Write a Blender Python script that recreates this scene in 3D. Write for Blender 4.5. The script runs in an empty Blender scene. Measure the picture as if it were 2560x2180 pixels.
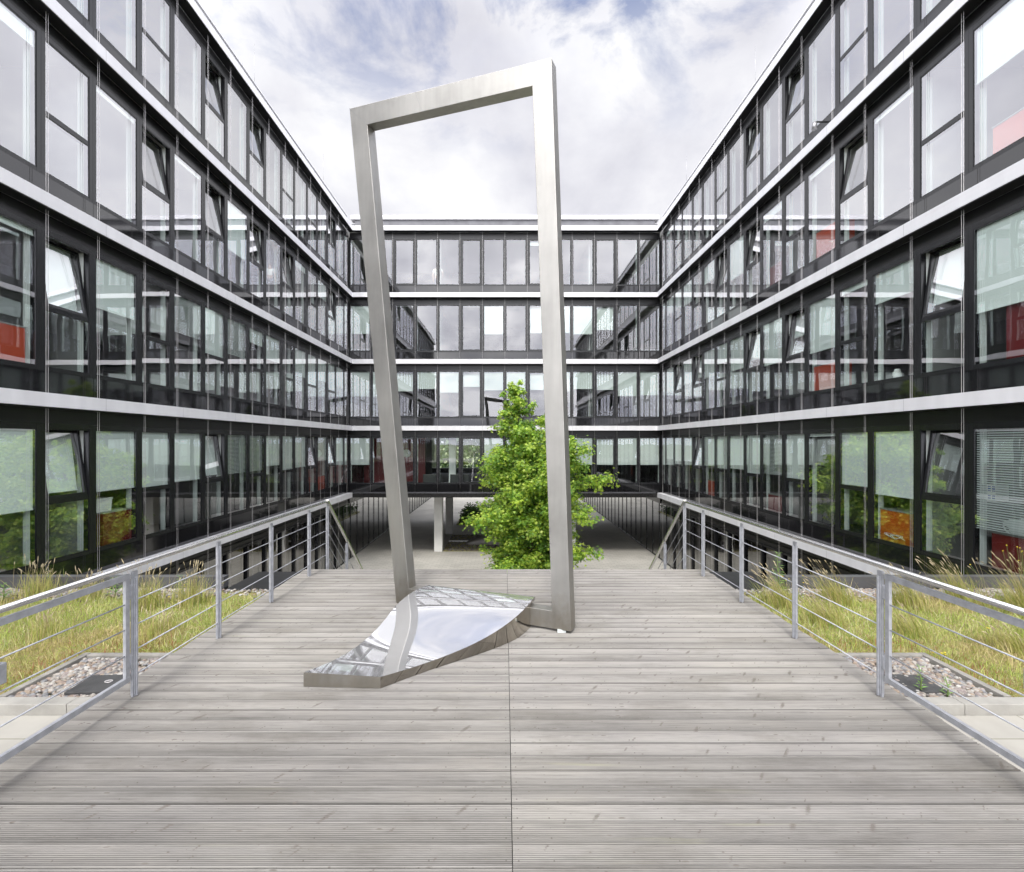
import bpy, math, random
import numpy as np
from mathutils import Vector, Matrix
R = random.Random(11)
NR = np.random.RandomState(5)
sc = bpy.context.scene
COL = sc.collection
rad = math.radians

# ------------------------------------------------------------------ mesh helpers
class MB:
    """collects boxes, bars, tubes and sheets; build() links them as one mesh object"""
    def __init__(s):
        s.v = []; s.f = []; s.m = []; s.smooth = []
    def add(s, vs, fs, m=0, smooth=False):
        b = len(s.v)
        s.v += [tuple(p) for p in vs]
        s.f += [tuple(i + b for i in f) for f in fs]
        s.m += [m] * len(fs); s.smooth += [smooth] * len(fs)
    def box(s, x0, x1, y0, y1, z0, z1, m=0):
        s.add([(x0,y0,z0),(x1,y0,z0),(x1,y1,z0),(x0,y1,z0),(x0,y0,z1),(x1,y0,z1),(x1,y1,z1),(x0,y1,z1)],
              [(0,3,2,1),(4,5,6,7),(0,1,5,4),(1,2,6,5),(2,3,7,6),(3,0,4,7)], m)
    def quad(s, a, b, c, d, m=0):
        s.add([a, b, c, d], [(0,1,2,3)], m)
    def prism(s, pts, vec, m=0):
        n = len(pts); vec = Vector(vec)
        p = [Vector(q) for q in pts]
        s.add(p + [q + vec for q in p], [tuple(range(n-1,-1,-1)), tuple(range(n, 2*n))] +
              [(i, (i+1) % n, n + (i+1) % n, n + i) for i in range(n)], m)
    def bar(s, a, b, w, h, m=0, up=(0,0,1)):
        a = Vector(a); b = Vector(b); d = (b-a).normalized()
        u = Vector(up); r = d.cross(u)
        if r.length < 1e-4: r = d.cross(Vector((0,1,0)))
        r.normalize(); u = r.cross(d)
        q = [r*w/2+u*h/2, r*w/2-u*h/2, -r*w/2-u*h/2, -r*w/2+u*h/2]
        s.add([a+k for k in q] + [b+k for k in q], [(0,1,2,3),(7,6,5,4)] + [(i,4+i,4+(i+1)%4,(i+1)%4) for i in range(4)], m)
    def tube(s, pts, r, n=8, m=0, cap=True):
        pts = [Vector(p) for p in pts]; rs = r if isinstance(r, (list, tuple)) else [r]*len(pts)
        vs = []; prev = None
        for i, p in enumerate(pts):
            d = (pts[min(i+1, len(pts)-1)] - pts[max(i-1, 0)]).normalized()
            if prev is None:
                a = d.cross(Vector((0,0,1)))
                if a.length < 1e-3: a = d.cross(Vector((1,0,0)))
            else:
                a = prev - d * prev.dot(d)
            a.normalize(); prev = a; b = d.cross(a)
            vs += [p + (a*math.cos(2*math.pi*k/n) + b*math.sin(2*math.pi*k/n))*rs[i] for k in range(n)]
        fs = []
        for i in range(len(pts)-1):
            for k in range(n):
                fs.append((i*n+k, i*n+(k+1)%n, (i+1)*n+(k+1)%n, (i+1)*n+k))
        s.add(vs, fs, m, True)
        if cap:
            b = len(s.v) - len(vs)
            s.f += [tuple(b+k for k in range(n-1,-1,-1)), tuple(b+(len(pts)-1)*n+k for k in range(n))]
            s.m += [m, m]; s.smooth += [False, False]
    def mesh(s, name, mats):
        me = bpy.data.meshes.new(name)
        me.from_pydata([tuple(p) for p in s.v], [], s.f)
        for k in (mats if isinstance(mats, (list, tuple)) else [mats]): me.materials.append(k)
        me.polygons.foreach_set('material_index', s.m)
        me.polygons.foreach_set('use_smooth', s.smooth)
        me.update()
        return me
    def build(s, name, mats, parent=None, loc=(0,0,0), **k):
        return link(name, s.mesh(name, mats), parent, loc, **k)

def link(name, me, parent=None, loc=(0,0,0), rot=(0,0,0), bevel=0):
    o = bpy.data.objects.new(name, me); COL.objects.link(o)
    o.parent = parent; o.location = loc; o.rotation_euler = rot
    if bevel:
        b = o.modifiers.new('bevel', 'BEVEL'); b.width = bevel; b.segments = 2; b.limit_method = 'ANGLE'
    return o

def tag(o, label=None, cat=None, group=None, kind=None):
    if label: o['label'] = label
    if cat: o['category'] = cat
    if group: o['group'] = group
    if kind: o['kind'] = kind
    return o

def thing(name, label, cat, loc=(0,0,0), rz=0, group=None):
    o = bpy.data.objects.new(name, None); COL.objects.link(o)
    o.empty_display_size = .2
    o.location = loc; o.rotation_euler = (0,0,rz)
    return tag(o, label, cat, group)

def np_mesh(name, verts, tris, mats, attr=None, smooth=False, per=3):
    me = bpy.data.meshes.new(name)
    n = len(verts); k = len(tris)
    me.vertices.add(n); me.vertices.foreach_set('co', np.asarray(verts, np.float32).ravel())
    me.loops.add(k*per); me.loops.foreach_set('vertex_index', np.asarray(tris, np.int32).ravel())
    me.polygons.add(k); me.polygons.foreach_set('loop_start', np.arange(0, k*per, per, dtype=np.int32))
    me.polygons.foreach_set('loop_total', np.full(k, per, np.int32))
    if smooth: me.polygons.foreach_set('use_smooth', np.ones(k, bool))
    for mm in (mats if isinstance(mats, (list, tuple)) else [mats]): me.materials.append(mm)
    if attr is not None:
        a = me.color_attributes.new('tint', 'FLOAT_COLOR', 'POINT')
        c = np.ones((n, 4), np.float32); c[:, :3] = attr
        a.data.foreach_set('color', c.ravel())
    me.update(); me.validate()
    return me

# ------------------------------------------------------------------ materials
def new_mat(name):
    m = bpy.data.materials.new(name); m.use_nodes = True
    nt = m.node_tree; nt.nodes.clear()
    out = nt.nodes.new('ShaderNodeOutputMaterial')
    return m, nt, out
def N(nt, typ, **kw):
    n = nt.nodes.new(typ)
    for k, v in kw.items():
        if k in n.inputs: n.inputs[k].default_value = v
        else: setattr(n, k, v)
    return n
def L(nt, a, b): nt.links.new(a, b)
def ramp(nt, src, stops):
    r = nt.nodes.new('ShaderNodeValToRGB'); cr = r.color_ramp
    while len(cr.elements) < len(stops): cr.elements.new(.5)
    for e, (p, c) in zip(cr.elements, stops):
        e.position = p; e.color = (c if isinstance(c, tuple) else (c, c, c)) + (1,)
    L(nt, src, r.inputs[0]); return r
def mixc(nt, fac, a, b, mode='MIX'):
    n = nt.nodes.new('ShaderNodeMix'); n.data_type = 'RGBA'; n.blend_type = mode
    for s, v in ((n.inputs[0], fac), (n.inputs[6], a), (n.inputs[7], b)):
        if hasattr(v, 'links'): L(nt, v, s)
        elif isinstance(v, (int, float)): s.default_value = v if s.type == 'VALUE' else (v,v,v,1)
        else: s.default_value = tuple(v) + (1,)
    return n.outputs[2]
def math_(nt, op, a, b=0.0, c=0.0):
    n = nt.nodes.new('ShaderNodeMath'); n.operation = op
    for s, v in zip(n.inputs, (a, b, c)):
        if hasattr(v, 'links'): L(nt, v, s)
        else: s.default_value = v
    return n.outputs[0]
def coords(nt, scale=(1,1,1), kind='Object', rot=(0,0,0)):
    t = nt.nodes.new('ShaderNodeTexCoord'); mp = nt.nodes.new('ShaderNodeMapping')
    mp.inputs['Scale'].default_value = scale; mp.inputs['Rotation'].default_value = rot
    L(nt, t.outputs[kind], mp.inputs[0]); return mp.outputs[0]
def noise(nt, vec, scale=5, detail=4, rough=.55):
    n = N(nt, 'ShaderNodeTexNoise'); n.inputs['Scale'].default_value = scale
    n.inputs['Detail'].default_value = detail; n.inputs['Roughness'].default_value = rough
    if vec is not None: L(nt, vec, n.inputs['Vector'])
    return n.outputs[0]
def simple(name, col, rough=.5, metal=0, var=.12, vscale=3, spec=.5, bump=0, bscale=60, aniso=0, stretch=(1,1,1)):
    m, nt, out = new_mat(name)
    p = N(nt, 'ShaderNodeBsdfPrincipled'); L(nt, p.outputs[0], out.inputs[0])
    p.inputs['Metallic'].default_value = metal; p.inputs['Specular IOR Level'].default_value = spec
    v = coords(nt, stretch)
    n1 = noise(nt, v, vscale, 5)
    r = ramp(nt, n1, [(.3, tuple(c*(1-var) for c in col)), (.7, tuple(min(1, c*(1+var)) for c in col))])
    L(nt, r.outputs[0], p.inputs['Base Color'])
    rr = math_(nt, 'MULTIPLY_ADD', noise(nt, v, vscale*2.3, 4), .25*rough, rough*.875)
    L(nt, rr, p.inputs['Roughness'])
    if bump:
        b = N(nt, 'ShaderNodeBump'); b.inputs['Strength'].default_value = bump; b.inputs['Distance'].default_value = .01
        L(nt, noise(nt, v, bscale, 4), b.inputs['Height']); L(nt, b.outputs[0], p.inputs['Normal'])
    return m

def glass_mat(name, r0, r1, tint, wav=.015, power=1.4, refl=(1,1,1)):
    m, nt, out = new_mat(name)
    lw = N(nt, 'ShaderNodeLayerWeight'); lw.inputs['Blend'].default_value = .5
    fac = math_(nt, 'MULTIPLY_ADD', math_(nt, 'POWER', lw.outputs['Facing'], power), r1, r0)
    fac = math_(nt, 'MINIMUM', fac, .97)
    t = N(nt, 'ShaderNodeBsdfTransparent', Color=tint+(1,))
    g = N(nt, 'ShaderNodeBsdfGlossy', Color=refl+(1,)); g.inputs['Roughness'].default_value = 0.0
    v = coords(nt, (1,1,1), 'Object')
    b = N(nt, 'ShaderNodeBump'); b.inputs['Strength'].default_value = wav; b.inputs['Distance'].default_value = .1
    L(nt, noise(nt, v, 1.6, 1), b.inputs['Height']); L(nt, b.outputs[0], g.inputs['Normal'])
    mx = N(nt, 'ShaderNodeMixShader'); L(nt, fac, mx.inputs[0]); L(nt, t.outputs[0], mx.inputs[1]); L(nt, g.outputs[0], mx.inputs[2])
    L(nt, mx.outputs[0], out.inputs[0])
    return m

M = {}
M['glass'] = glass_mat('window_glass', .165, .82, (1.20,1.28,1.245), wav=.008, power=1.35, refl=(.97,.97,1.0))  # extra light put into the tint, to brighten blinds behind the glass
M['dark_glass'] = glass_mat('ground_glass', .12, .55, (.26,.28,.26), power=1.6)
M['frame'] = simple('anthracite_frame', (.013,.0135,.015), .24, 0, .1, 2)
M['spandrel'] = simple('black_spandrel_glass', (.010,.010,.011), .045, 0, .1, 1, spec=.75)
M['lintel_and_shadow'] = simple('blind_box_and_shadow', (.010,.010,.011), .35)
M['jamb'] = simple('white_jamb', (.62,.66,.64), .6, 0, .04)
M['soffit'] = simple('black_steel_beam', (.012,.0115,.011), .28)
M['band'] = simple('powder_coated_band', (.70,.70,.722), .42, 0, .07, 1.2, stretch=(2.5,2.5,.5))
M['bandline'] = simple('band_joint', (.30,.30,.31), .6)
M['wire'] = simple('wire_steel', (.62,.60,.60), .45, .2)
M['slab'] = simple('interior_ceiling', (.50,.50,.49), .8, 0, .05)
M['carpet'] = simple('interior_carpet', (.05,.05,.055), .9)
M['iwall'] = simple('interior_wall', (.22,.22,.215), .8, 0, .05)
M['idark'] = simple('interior_dark_wall', (.07,.07,.073), .8, 0, .2, .5)
M['roofing'] = simple('roofing', (.30,.30,.30), .8)
M['column'] = simple('white_concrete', (.80,.80,.78), .7, 0, .06, 1.5, bump=.05)
M['steel_rail'] = simple('galvanised_steel', (.40,.41,.44), .5, .35, .16, 18, bump=.03, bscale=120)
M['polished_rail'] = simple('stainless_tube', (.66,.65,.63), .24, .9, .08, 8)
M['bolt'] = simple('bolt_steel', (.34,.34,.35), .4, .7)
M['hatch'] = simple('black_cover', (.055,.055,.056), .6, 0, .3, 10, bump=.2, bscale=90)
M['kerb'] = simple('kerb_concrete', (.31,.30,.275), .85, 0, .16, 5, bump=.15, bscale=70)
M['edging'] = simple('edging_concrete', (.24,.23,.21), .9, 0, .3, 6, bump=.2, bscale=60)
M['parapet'] = simple('parapet_metal', (.13,.13,.14), .3, .3, .2, 2)
M['black'] = simple('black_upstand', (.012,.012,.012), .5)
M['bark'] = simple('bark', (.10,.075,.055), .9, 0, .4, 8, bump=.6, bscale=25, stretch=(1,1,.2))

# blind: fine horizontal slats
def blind_mat(name, col, slat=40.0, open_=0.0):
    m, nt, out = new_mat(name)
    p = N(nt, 'ShaderNodeBsdfPrincipled'); p.inputs['Roughness'].default_value = .6
    v = coords(nt, (1,1,1))
    sx = N(nt, 'ShaderNodeSeparateXYZ'); L(nt, v, sx.inputs[0])
    fr = math_(nt, 'FRACT', math_(nt, 'MULTIPLY', sx.outputs[2], slat))
    r = ramp(nt, fr, [(0, tuple(c*.75 for c in col)), (.18, tuple(c*.93 for c in col)), (.6, col), (1, tuple(c*.85 for c in col))])
    L(nt, r.outputs[0], p.inputs['Base Color'])
    tr = N(nt, 'ShaderNodeBsdfTranslucent', Color=(.6,.65,.62,1))
    mx = N(nt, 'ShaderNodeMixShader'); mx.inputs[0].default_value = .12
    L(nt, p.outputs[0], mx.inputs[1]); L(nt, tr.outputs[0], mx.inputs[2])
    last = mx.outputs[0]
    if open_:
        tp = N(nt, 'ShaderNodeBsdfTransparent'); m2 = N(nt, 'ShaderNodeMixShader')
        g = math_(nt, 'LESS_THAN', fr, open_); L(nt, g, m2.inputs[0])
        L(nt, last, m2.inputs[1]); L(nt, tp.outputs[0], m2.inputs[2]); last = m2.outputs[0]
    L(nt, last, out.inputs[0])
    return m
M['blind'] = blind_mat('slatted_blind', (.88,.93,.91))
M['blind_far_dimmed'] = blind_mat('dimmed_far_slatted_blind', (.47,.495,.49))  # copy of the blind darkened to offset stronger light on the far wing
M['blind_open'] = blind_mat('open_slatted_blind', (.66,.70,.69), 24.0, .5)

# stainless steel of the sculpture
def steel_mat():
    m, nt, out = new_mat('brushed_stainless')
    p = N(nt, 'ShaderNodeBsdfPrincipled'); L(nt, p.outputs[0], out.inputs[0])
    p.inputs['Metallic'].default_value = .88
    v = coords(nt)
    cl = noise(nt, v, 1.3, 5, .6); vs = coords(nt, (5,5,.5)); st = noise(nt, vs, 3, 3)
    base = ramp(nt, cl, [(.25, (.35,.342,.32)), (.5, (.435,.426,.403)), (.75, (.485,.476,.453))])
    stk = ramp(nt, st, [(.3, .90), (.7, 1.0)])
    sm = N(nt, 'ShaderNodeTexVoronoi'); sm.inputs['Scale'].default_value = 2.1; L(nt, v, sm.inputs['Vector'])
    smr = ramp(nt, sm.outputs['Distance'], [(.03, .80), (.13, 1.0)])
    c = mixc(nt, 1.0, mixc(nt, 1.0, base.outputs[0], stk.outputs[0], 'MULTIPLY'), smr.outputs[0], 'MULTIPLY')
    sz = N(nt, 'ShaderNodeSeparateXYZ'); L(nt, v, sz.inputs[0])
    lowf = ramp(nt, math_(nt, 'ADD', sz.outputs[2], math_(nt, 'MULTIPLY_ADD', noise(nt, v, 7, 5, .7), .7, -.35)), [(.0, .75), (.42, 0.0)])
    c = mixc(nt, lowf.outputs[0], c, mixc(nt, 1.0, c, (.72,.66,.56), 'MULTIPLY'))
    L(nt, c, p.inputs['Base Color'])
    L(nt, math_(nt, 'MULTIPLY_ADD', cl,   .22, .36), p.inputs['Roughness'])
    b = N(nt, 'ShaderNodeBump'); b.inputs['Strength'].default_value = .03; b.inputs['Distance'].default_value = .02
    L(nt, noise(nt, v, 2.2, 2), b.inputs['Height']); L(nt, b.outputs[0], p.inputs['Normal'])
    return m
M['steel'] = steel_mat()
def mirror_mat():
    m, nt, out = new_mat('polished_mirror_steel')
    p = N(nt, 'ShaderNodeBsdfPrincipled'); L(nt, p.outputs[0], out.inputs[0])
    p.inputs['Metallic'].default_value = 1; p.inputs['Base Color'].default_value = (.90,.90,.91,1)
    v = coords(nt)
    df = N(nt, 'ShaderNodeBsdfDiffuse', Color=(.52,.52,.53,1))
    mx = N(nt, 'ShaderNodeMixShader'); L(nt, math_(nt, 'MULTIPLY_ADD', noise(nt, coords(nt, (1.5,5,5)), 2.5, 6, .65), .28, .10), mx.inputs[0])
    L(nt, p.outputs[0], mx.inputs[1]); L(nt, df.outputs[0], mx.inputs[2]); L(nt, mx.outputs[0], out.inputs[0])
    r = ramp(nt, noise(nt, v, 6, 6, .7), [(.45, .02), (.8, .12)])
    L(nt, r.outputs[0], p.inputs['Roughness'])
    b = N(nt, 'ShaderNodeBump'); b.inputs['Strength'].default_value = .02; b.inputs['Distance'].default_value = .03
    L(nt, noise(nt, v, 2.4, 1), b.inputs['Height']); L(nt, b.outputs[0], p.inputs['Normal'])
    return m
M['mirror'] = mirror_mat()

M['mirror_side'] = simple('polished_side_steel', (.56,.52,.46), .06, 1.0, .06, 3)  # darker and browner than the mirror top, standing in for reflected planks
# weathered grooved decking
PITCH = .1347
def deck_mat():
    m, nt, out = new_mat('weathered_decking')
    p = N(nt, 'ShaderNodeBsdfPrincipled'); L(nt, p.outputs[0], out.inputs[0])
    p.inputs['Specular IOR Level'].default_value = .3
    v = coords(nt); s = N(nt, 'ShaderNodeSeparateXYZ'); L(nt, v, s.inputs[0])
    bi = math_(nt, 'FLOOR', math_(nt, 'DIVIDE', s.outputs[1], PITCH))
    hf = math_(nt, 'GREATER_THAN', s.outputs[0], .04)
    seed = math_(nt, 'MULTIPLY_ADD', hf, 173.3, bi)
    wn = N(nt, 'ShaderNodeTexWhiteNoise', noise_dimensions='1D'); L(nt, seed, wn.inputs['W'])
    # each board has its own slice of the grain
    off = N(nt, 'ShaderNodeCombineXYZ'); L(nt, math_(nt, 'MULTIPLY', wn.outputs['Value'], 37.0), off.inputs[0]); L(nt, math_(nt, 'MULTIPLY', seed, 3.7), off.inputs[2])
    va = N(nt, 'ShaderNodeVectorMath', operation='ADD'); L(nt, v, va.inputs[0]); L(nt, off.outputs[0], va.inputs[1])
    def stretched(sx, sy):
        mp = N(nt, 'ShaderNodeMapping'); mp.inputs['Scale'].default_value = (sx, sy, 1); L(nt, va.outputs[0], mp.inputs[0]); return mp.outputs[0]
    grain = noise(nt, stretched(1.6, 55), 2.2, 6, .65)
    patch = noise(nt, stretched(.55, 4), 2.0, 4, .6)
    big = noise(nt, v, .55, 3, .5)
    tone = ramp(nt, wn.outputs['Value'], [(0, (.252,.243,.229)), (.35, (.272,.262,.248)), (.7, (.286,.276,.262)), (1, (.306,.296,.281))])
    c = mixc(nt, 1.0, tone.outputs[0], ramp(nt, grain, [(.28, .76), (.5, 1.0), (.72, 1.08)]).outputs[0], 'MULTIPLY')
    c = mixc(nt, 1.0, c, ramp(nt, patch, [(.3, .92), (.55, 1.0), (.75, 1.05)]).outputs[0], 'MULTIPLY')
    c = mixc(nt, 1.0, c, ramp(nt, big, [(.32, (.88,.87,.875)), (.68, (1.06,1.05,1.02))]).outputs[0], 'MULTIPLY')
    wea = noise(nt, stretched(.9, 1.7), 1.1, 6, .68)
    c = mixc(nt, 1.0, c, ramp(nt, wea, [(.34, (.80,.79,.77)), (.50, (1.0,1.0,1.0)), (.68, (1.07,1.06,1.04))]).outputs[0], 'MULTIPLY')
    wet = noise(nt, stretched(.35, 14), 1.7, 5, .6)
    c = mixc(nt, 1.0, c, ramp(nt, wet, [(.30, .80), (.44, 1.0)]).outputs[0], 'MULTIPLY')
    # darker at the near end
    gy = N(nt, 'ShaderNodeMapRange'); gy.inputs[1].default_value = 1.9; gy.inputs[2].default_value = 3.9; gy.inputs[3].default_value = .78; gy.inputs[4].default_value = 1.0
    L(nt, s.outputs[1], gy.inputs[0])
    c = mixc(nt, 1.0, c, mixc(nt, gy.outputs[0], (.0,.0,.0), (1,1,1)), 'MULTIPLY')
    fr_ = math_(nt, 'FRACT', math_(nt, 'DIVIDE', s.outputs[1], PITCH))
    gw = math_(nt, 'FRACT', math_(nt, 'DIVIDE', math_(nt, 'SUBTRACT', math_(nt, 'MULTIPLY', fr_, PITCH), .013), (PITCH-.026)/9))
    gm = ramp(nt, math_(nt, 'ABSOLUTE', math_(nt, 'SUBTRACT', gw, .5)), [(.10, .46), (.34, 1.07)])
    c = mixc(nt, 1.0, c, gm.outputs[0], 'MULTIPLY')
    # knots: small elongated dark marks with a pale rim
    vo = N(nt, 'ShaderNodeTexVoronoi', voronoi_dimensions='2D'); vo.inputs['Scale'].default_value = 5.2; L(nt, stretched(.8, 2.4), vo.inputs['Vector'])
    ds = math_(nt, 'ADD', vo.outputs['Distance'], math_(nt, 'MULTIPLY_ADD', noise(nt, stretched(9, 30), 3, 3), .10, -.05))
    km = ramp(nt, ds, [(.04, 1.0), (.085, 0.0)])
    sepc = N(nt, 'ShaderNodeSeparateColor'); L(nt, vo.outputs['Color'], sepc.inputs[0])
    kf = math_(nt, 'MULTIPLY', km.outputs[0], math_(nt, 'GREATER_THAN', sepc.outputs[0], .88))
    halo = math_(nt, 'MULTIPLY', ramp(nt, ds, [(.06, 0.0), (.10, .05), (.22, 0.0)]).outputs[0], math_(nt, 'GREATER_THAN', sepc.outputs[0], .88))
    c = mixc(nt, halo, c, (.60,.58,.55))
    c = mixc(nt, math_(nt, 'MULTIPLY', kf, .75), c, (.13,.115,.10))
    # slanting splits and scars in the surface
    mr0 = N(nt, 'ShaderNodeMapping'); mr0.inputs['Rotation'].default_value = (0, 0, rad(-52)); L(nt, va.outputs[0], mr0.inputs[0])
    mr = N(nt, 'ShaderNodeMapping'); mr.inputs['Scale'].default_value = (2.3, 9.0, 1); L(nt, mr0.outputs[0], mr.inputs[0])
    vo3 = N(nt, 'ShaderNodeTexVoronoi', voronoi_dimensions='2D'); vo3.inputs['Scale'].default_value = 1.75; L(nt, mr.outputs[0], vo3.inputs['Vector'])
    sp3 = N(nt, 'ShaderNodeSeparateColor'); L(nt, vo3.outputs['Color'], sp3.inputs[0])
    d3 = math_(nt, 'ADD', vo3.outputs['Distance'], math_(nt, 'MULTIPLY_ADD', noise(nt, stretched(14, 40), 3, 4, .7), .50, -.25))
    d3 = math_(nt, 'DIVIDE', d3, math_(nt, 'MULTIPLY_ADD', math_(nt, 'POWER', sp3.outputs[0], 3.0), 1.15, .28))
    sc3 = math_(nt, 'MULTIPLY', ramp(nt, d3, [(.06, .78), (.22, 0.0)]).outputs[0], math_(nt, 'GREATER_THAN', sp3.outputs[2], .78))
    c = mixc(nt, sc3, c, (.115,.10,.088))
    pale3 = math_(nt, 'MULTIPLY', ramp(nt, d3, [(.13, 0.0), (.18, .16), (.26, 0.0)]).outputs[0], math_(nt, 'GREATER_THAN', sp3.outputs[1], .8))
    # screw heads either side of the butt seam and over the joists
    jx = math_(nt, 'ABSOLUTE', math_(nt, 'SUBTRACT', math_(nt, 'FRACT', math_(nt, 'DIVIDE', math_(nt, 'ADD', s.outputs[0], 10.2635), .60)), .5))
    dxs = math_(nt, 'MULTIPLY', math_(nt, 'MINIMUM', math_(nt, 'ABSOLUTE', math_(nt, 'SUBTRACT', math_(nt, 'ABSOLUTE', math_(nt, 'SUBTRACT', s.outputs[0], .0365)), .030)), math_(nt, 'MULTIPLY', jx, .6)), 1.0)
    yy_ = math_(nt, 'MULTIPLY', fr_, PITCH)
    dys = math_(nt, 'MINIMUM', math_(nt, 'ABSOLUTE', math_(nt, 'SUBTRACT', yy_, .034)), math_(nt, 'ABSOLUTE', math_(nt, 'SUBTRACT', yy_, .101)))
    sr = math_(nt, 'SQRT', math_(nt, 'ADD', math_(nt, 'MULTIPLY', dxs, dxs), math_(nt, 'MULTIPLY', dys, dys)))
    c = mixc(nt, math_(nt, 'MULTIPLY', math_(nt, 'LESS_THAN', sr, .0042), .7), c, (.09,.08,.07))
    # small nail dots / specks
    vo2 = N(nt, 'ShaderNodeTexVoronoi', voronoi_dimensions='2D'); vo2.inputs['Scale'].default_value = 15; L(nt, stretched(.8, 1.6), vo2.inputs['Vector'])
    sp2 = N(nt, 'ShaderNodeSeparateColor'); L(nt, vo2.outputs['Color'], sp2.inputs[0])
    sk = math_(nt, 'MULTIPLY', ramp(nt, vo2.outputs['Distance'], [(.05, .65), (.10, 0.0)]).outputs[0], math_(nt, 'GREATER_THAN', sp2.outputs[1], .90))
    c = mixc(nt, sk, c, (.12,.105,.09))
    # algae near the sculpture
    al = math_(nt, 'MULTIPLY', ramp(nt, noise(nt, stretched(.7, 9), 1.6, 3), [(.60, 0.0), (.78, .55)]).outputs[0], ramp(nt, noise(nt, v, .45, 2), [(.5, 0.0), (.62, 1.0)]).outputs[0])
    c = mixc(nt, al, c, (.27,.265,.17))
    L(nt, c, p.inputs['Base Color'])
    p.inputs['Roughness'].default_value = .72
    b = N(nt, 'ShaderNodeBump'); b.inputs['Strength'].default_value = .25; b.inputs['Distance'].default_value = .004
    L(nt, grain, b.inputs['Height']); L(nt, b.outputs[0], p.inputs['Normal'])
    return m
M['deck'] = deck_mat()

def paver_mat():
    m, nt, out = new_mat('courtyard_paving')
    p = N(nt, 'ShaderNodeBsdfPrincipled'); L(nt, p.outputs[0], out.inputs[0]); p.inputs['Roughness'].default_value = .85
    v = coords(nt)
    br = N(nt, 'ShaderNodeTexBrick'); L(nt, v, br.inputs['Vector'])
    br.inputs['Color1'].default_value = (.48,.46,.415,1); br.inputs['Color2'].default_value = (.42,.405,.365,1); br.inputs['Mortar'].default_value = (.33,.32,.285,1)
    br.inputs['Scale'].default_value = 1; br.inputs['Brick Width'].default_value = .40; br.inputs['Row Height'].default_value = .20
    br.inputs['Mortar Size'].default_value = .012; br.inputs['Mortar Smooth'].default_value = .2
    c = mixc(nt, 1.0, br.outputs[0], ramp(nt, noise(nt, v, .5, 5), [(.3, .85), (.7, 1.1)]).outputs[0], 'MULTIPLY')
    # grass far outside the paved court
    ln = N(nt, 'ShaderNodeVectorMath', operation='LENGTH'); L(nt, v, ln.inputs[0])
    far = ramp(nt, math_(nt, 'DIVIDE', ln.outputs['Value'], 200.0), [(.36, 0.0), (.38, 1.0)])
    gr = ramp(nt, noise(nt, v, .08, 5), [(.3, (.07,.10,.03)), (.7, (.14,.16,.06))])
    L(nt, mixc(nt, far.outputs[0], c, gr.outputs[0]), p.inputs['Base Color'])
    return m
M['pavers'] = paver_mat()
def terrace_mat():
    m, nt, out = new_mat('terrace_slabs')
    p = N(nt, 'ShaderNodeBsdfPrincipled'); L(nt, p.outputs[0], out.inputs[0]); p.inputs['Roughness'].default_value = .85
    v = coords(nt)
    br = N(nt, 'ShaderNodeTexBrick', offset=0.0); L(nt, v, br.inputs['Vector'])
    br.inputs['Color1'].default_value = (.40,.385,.35,1); br.inputs['Color2'].default_value = (.37,.355,.32,1); br.inputs['Mortar'].default_value = (.2,.2,.15,1)
    br.inputs['Scale'].default_value = 1; br.inputs['Brick Width'].default_value = .8; br.inputs['Row Height'].default_value = .5
    br.inputs['Mortar Size'].default_value = .005
    c = mixc(nt, 1.0, br.outputs[0], ramp(nt, noise(nt, v, 3, 6), [(.3, .9), (.7, 1.06)]).outputs[0], 'MULTIPLY')
    L(nt, c, p.inputs['Base Color']); return m
M['terrace'] = terrace_mat()
def soil_mat():
    m, nt, out = new_mat('sedum_soil')
    p = N(nt, 'ShaderNodeBsdfPrincipled'); L(nt, p.outputs[0], out.inputs[0]); p.inputs['Roughness'].default_value = .95
    v = coords(nt)
    r = ramp(nt, noise(nt, v, 9, 6, .7), [(.3, (.12,.13,.04)), (.45, (.25,.27,.07)), (.55, (.27,.21,.10)), (.68, (.34,.35,.11))])
    L(nt, r.outputs[0], p.inputs['Base Color'])
    b = N(nt, 'ShaderNodeBump'); b.inputs['Strength'].default_value = .8; b.inputs['Distance'].default_value = .03
    L(nt, noise(nt, v, 40, 5, .7), b.inputs['Height']); L(nt, b.outputs[0], p.inputs['Normal']); return m
M['soil'] = soil_mat()
def tint_mat(name, transl=.3, rough=.6, tr_gain=1.3):
    m, nt, out = new_mat(name)
    a = N(nt, 'ShaderNodeAttribute', attribute_name='tint')
    p = N(nt, 'ShaderNodeBsdfPrincipled'); L(nt, a.outputs[0], p.inputs['Base Color']); p.inputs['Roughness'].default_value = rough
    p.inputs['Specular IOR Level'].default_value = .35
    if transl:
        t = N(nt, 'ShaderNodeBsdfTranslucent'); L(nt, mixc(nt, 1.0, a.outputs[0], (tr_gain, tr_gain*1.05, tr_gain*.6), 'MULTIPLY'), t.inputs[0])
        mx = N(nt, 'ShaderNodeMixShader'); mx.inputs[0].default_value = transl
        L(nt, p.outputs[0], mx.inputs[1]); L(nt, t.outputs[0], mx.inputs[2]); L(nt, mx.outputs[0], out.inputs[0])
    else: L(nt, p.outputs[0], out.inputs[0])
    return m
M['leaf'] = tint_mat('sweetgum_leaf', .45, .45)
M['blade'] = tint_mat('grass_blade', .25, .6)
M['pebble'] = tint_mat('pebbles', 0, .7)

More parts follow.
